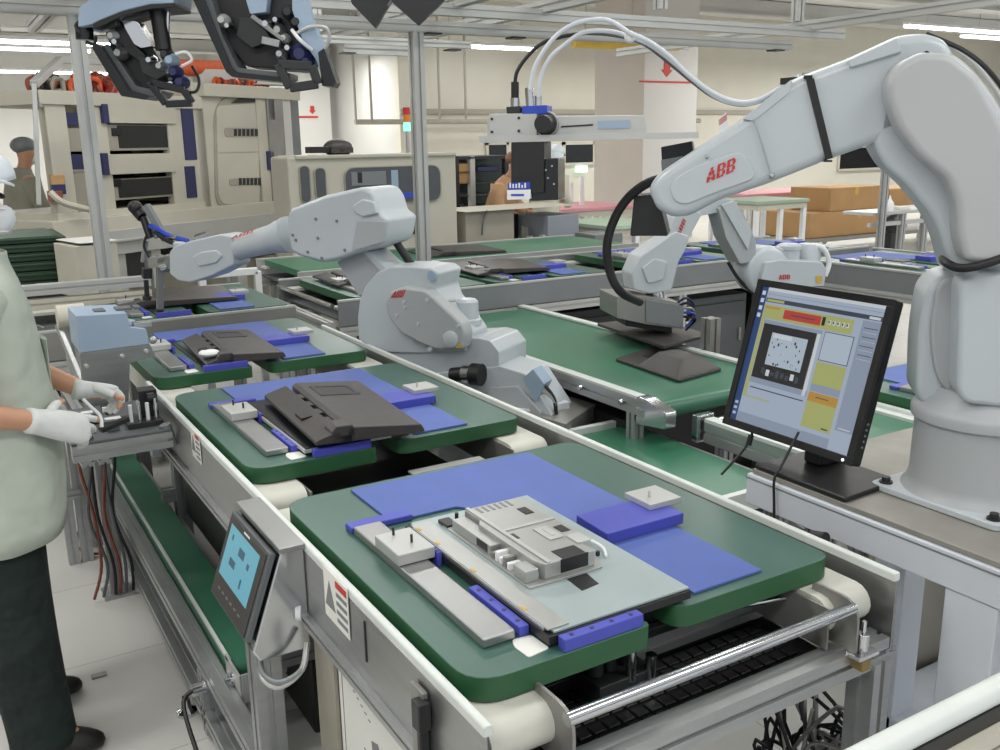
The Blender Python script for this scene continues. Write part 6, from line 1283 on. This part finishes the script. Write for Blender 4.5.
m = MB(); pk = [V((.150+.045*math.cos(t), 2.75+.085*math.sin(t), 1.527-.02*math.cos(t))) for t in [-PI/2+PI*i/10 for i in range(11)]]; m.prism(pk, (0, 0, .008)); m.build('cap_peak', M['cap'], cp, bevel=.003)
mr = [ring((.140, 2.747, 1.468), (0, 0, 1), FX, .030, .050, 18), ring((.150, 2.747, 1.445), (0, 0, 1), FX, .042, .056, 18), ring((.145, 2.747, 1.41), (0, 0, 1), FX, .040, .052, 18), ring((.132, 2.747, 1.382), (0, 0, 1), FX, .030, .040, 18)]
mk = MB().loft(mr).build('face_mask', M['mask'], wk, sub=1)
for zz_ in (1.455, 1.40): MB().tube([V((.163, 2.693, zz_)), V((.113, 2.672, zz_+.01)), V((.058, 2.672, 1.455))], .002, 6).build('mask_strap', M['mask'], mk)
m = MB(); m.ball((0.160, 2.715, 1.487), (.008, .014, .007), 10, 6); m.ball((0.160, 2.782, 1.487), (.008, .014, .007), 10, 6); m.build('eye', M['black'], wk)
for y in (2.668, 2.832): m = MB(); m.ball((.073, y, 1.455), (.022, .009, .034), 12, 8); m.build('ear', M['skin'], wk)
def glove(name, wrist, palm_end, nrm, side, curls, lens, thumb, bare, parent, cuff=.035):
    """wrist -> palm_end axis; nrm = back of the hand; side = towards the thumb; one mesh with five fingers"""
    w = V(wrist); k = V(palm_end); d = (k-w).normalized(); n = V(nrm); n = (n-d*n.dot(d)).normalized(); s = n.cross(d); s = s if s.dot(V(side)) > 0 else -s
    m = MB(); L_ = (k-w).length
    prof_ = [(-cuff, .036, .031), (-cuff*.5, .034, .029), (0, .033, .026), (L_*.35, .041, .024), (L_*.75, .045, .021), (L_*1.0, .043, .017), (L_*1.12, .034, .011)]
    m.loft([ring(w+d*t, d, s, a, b, 18) for t, a, b in prof_])
    for i in range(4):
        base = k - d*.012 + s*(.031-.0205*i); p = base; dirn = d.copy(); pts = [base - d*.02, base]; ang = 0
        for j, f in enumerate((.46, .31, .23)):
            ang += curls[i][j]; dd = d*math.cos(ang) - n*math.sin(ang) + s*(.10-.07*i)*.5; dd.normalize(); p = p + dd*(lens[i]*f); pts.append(p)
        m.slot(0); m.tube(pts[:4] if i in bare else pts, [.0105, .0105, .0098, .0090] if i in bare else [.0105, .0105, .0100, .0092, .0080], 10, 4)
        if i in bare: m.slot(1); m.tube([pts[3]-(pts[3]-pts[2])*.1, (pts[3]+pts[4])*.5, pts[4]], [.0082, .0082, .0066], 10, 4); m.ball(pts[4], .0068, 10, 6); m.slot(0)
        else: m.ball(pts[-1], .0081, 10, 6)
    tb = w + d*L_*.28 + s*.03; pts = [tb - s*.014, tb]; p = tb
    for j, (f, a, dr) in enumerate(thumb): p = p + (s*math.cos(a) + d*math.sin(a) - n*dr).normalized()*f; pts.append(p)
    m.tube(pts[:4] if 'T' in bare else pts, [.014, .0145, .0125, .0105], 10, 4)
    if 'T' in bare: m.slot(1); m.tube([pts[3]-(pts[3]-pts[2])*.1, pts[-1]], [.0090, .0075], 10, 4, smooth=False); m.ball(pts[-1], .0077, 10, 6); m.slot(0)
    else: m.ball(pts[-1], .0105, 10, 6)
    return m.build(name, [M['glove'], M['skin']], parent, sub=1)
glove('glove', wr+(hr-wr)*.15, PY(84, 429, 2.61), (-.25, -.8, .5), (.2, .3, .9), [(.0, .22, .2), (.12, .4, .3), (.3, .55, .4), (.45, .65, .4)], [.074, .080, .074, .060], [(.034, .75, .3), (.028, 1.0, .35), (.022, 1.1, .3)], (0, 'T'), wk)
glove('glove', wl, PY(113, 392, 2.87), (.1, .45, .85), (.3, -.8, .2), [(.7, .9, .5), (.75, .95, .5), (.8, 1.0, .5), (.8, 1.0, .5)], [.070, .076, .072, .058], [(.034, .8, .5), (.028, 1.0, .6), (.022, 1.1, .5)], (0, 'T'), wk)
cn = thing('held_connector', 'small black connector with white lead pinched between the gloved fingers', 'connector', PY(112, 424, 2.74))
c = PY(112, 424, 2.74); MB().bar(c-V((.035, .02, .008)), c+V((.045, .01, .006)), .022, .014).build('connector_body', M['black'], cn, bevel=.002); MB().tube([c-V((.03, .02, 0)), PY(100, 416, 2.74), PY(90, 406, 2.75), PY(83, 399, 2.76)], .005, 8).build('white_lead', M['white'], cn)

# ---- people further back
def figure(label, base, yaw, H, lean, coat, trous, capm, arm=.5, mask=True, hood=False):
    t = thing('person', label, 'person', base); b = V(base); f = V((math.cos(yaw), math.sin(yaw), 0)); s = V((-f.y, f.x, 0)); k = H/1.65
    def P_(x, y, z):  # forward, side, up with the lean applied above the hip
        zz = z*k; x *= k
        if z > .85: h = (z-.85)*k; x += h*math.sin(lean); zz = .85*k+h*math.cos(lean)
        return b + f*x + s*y*k + V((0, 0, zz))
    J = dict(pelvis=P_(0, 0, .87), waist=P_(0, 0, 1.0), chest=P_(0, 0, 1.2), neck=P_(.02, 0, 1.38), jaw=P_(.05, 0, 1.46), head=P_(.04, 0, 1.53), crown=P_(.035, 0, 1.58), sl=P_(0, .17, 1.3), el=P_(.05, .22, 1.06), wl=P_(.05+.25*arm, .17, 1.0), hl=P_(.05+.33*arm, .15, 1.0), sr=P_(0, -.17, 1.3), er=P_(.05, -.22, 1.06), wr=P_(.05+.25*arm, -.17, 1.0), hr=P_(.05+.33*arm, -.15, 1.0),
             kl0=P_(0, .09, .76), kl=P_(.02, .1, .46), al=P_(0, .1, .08), tl=P_(.1, .11, .035), kr0=P_(0, -.09, .76), kr=P_(.02, -.1, .46), ar=P_(0, -.1, .08), tr=P_(.1, -.11, .035))
    body(t, J, M['skin'], k)
    up_ = J['chest']-J['waist']
    garment('coat', [ring(P_(0, 0, .74), (0, 0, 1), f, .15*k, .21*k, 20, .02), ring(P_(0, 0, .9), up_, f, .14*k, .19*k, 20, .02), ring(P_(0, 0, 1.1), up_, f, .135*k, .19*k, 20, .02), ring(P_(0, 0, 1.27), up_, f, .12*k, .2*k, 20), ring(P_(0, 0, 1.345), up_, f, .08*k, .11*k, 20), ring(P_(.015, 0, 1.38), up_, f, .064*k, .066*k, 20)], coat, t)
    for q_ in ('l', 'r'):
        limb('sleeve', [J['s'+q_], J['e'+q_], V(J['e'+q_]).lerp(J['w'+q_], .98)], [.082*k, .064*k, .05*k], s, coat, t)
        limb('trouser_leg', [J['k'+q_+'0'], J['k'+q_], V(J['a'+q_])-V((0, 0, .03))], [.105*k, .085*k, .075*k], f, trous, t)
        a = V(J['a'+q_]); m = MB(); m.ball(a+f*.05+V((0, 0, .042-a.z)), (.13, .06, .042), 14, 8, Matrix.Rotation(yaw, 3, 'Z')); m.build('shoe', M['shoe'], t)
    hd_ = J['head']; q3 = Matrix.Rotation(yaw, 3, 'Z')
    m = MB(); m.ball(V(hd_)+V((0, 0, .045*k))-f*.012, (.108*k, .094*k, .075*k), 16, 10, q3); cq = m.build('cap', capm, t)
    if hood: m = MB(); m.ball(V(hd_)-f*.03-V((0, 0, .03)), (.10*k, .10*k, .13*k), 16, 10, q3); m.build('hood', capm, cq)
    if mask: m = MB(); m.ball(V(J['jaw'])+f*.045, (.05*k, .058*k, .05*k), 12, 8, q3); m.build('face_mask', M['mask'], t)
    m = MB()
    for y in (-.034, .034): m.ball(V(hd_)+f*.088*k+s*y*k+V((0, 0, -.0)), .009, 8, 6)
    m.build('eye', M['black'], t)
    return t
M['brownish'] = mat('brown_cap_cloth', (146, 106, 80), .85, 0, .05, 10)
khaki = mat('khaki_cloth', (150, 148, 132), .85, 0, .05, 10, .1, 60); tan = mat('tan_cloth', (176, 138, 104), .85, 0, .05, 10, .1, 60); pale = mat('pale_coat_cloth', (206, 204, 188), .85, 0, .04, 10, .1, 60)
q = PY(19, 200, 9.6); figure('person in khaki coat and grey cap standing beyond the green crates', (q.x, 9.6, 0), .3, 1.72, .1, khaki, M['trouser'], M['panel_grey'], .6)
q = PY(493, 190, 7.95); figure('person in tan top and cap with white mask bending over beside the dark shelving', (q.x, 7.95, 0), -1.0, 1.56, .35, tan, M['panel_dk'], M['brownish'], .9)
q = PY(541, 190, 8.3); figure('person in pale coat and white hood, half hidden behind the inspection camera', (q.x, 8.3, 0), .2, 1.60, .3, pale, M['panel_dk'], M['cap'], .6, True, True)
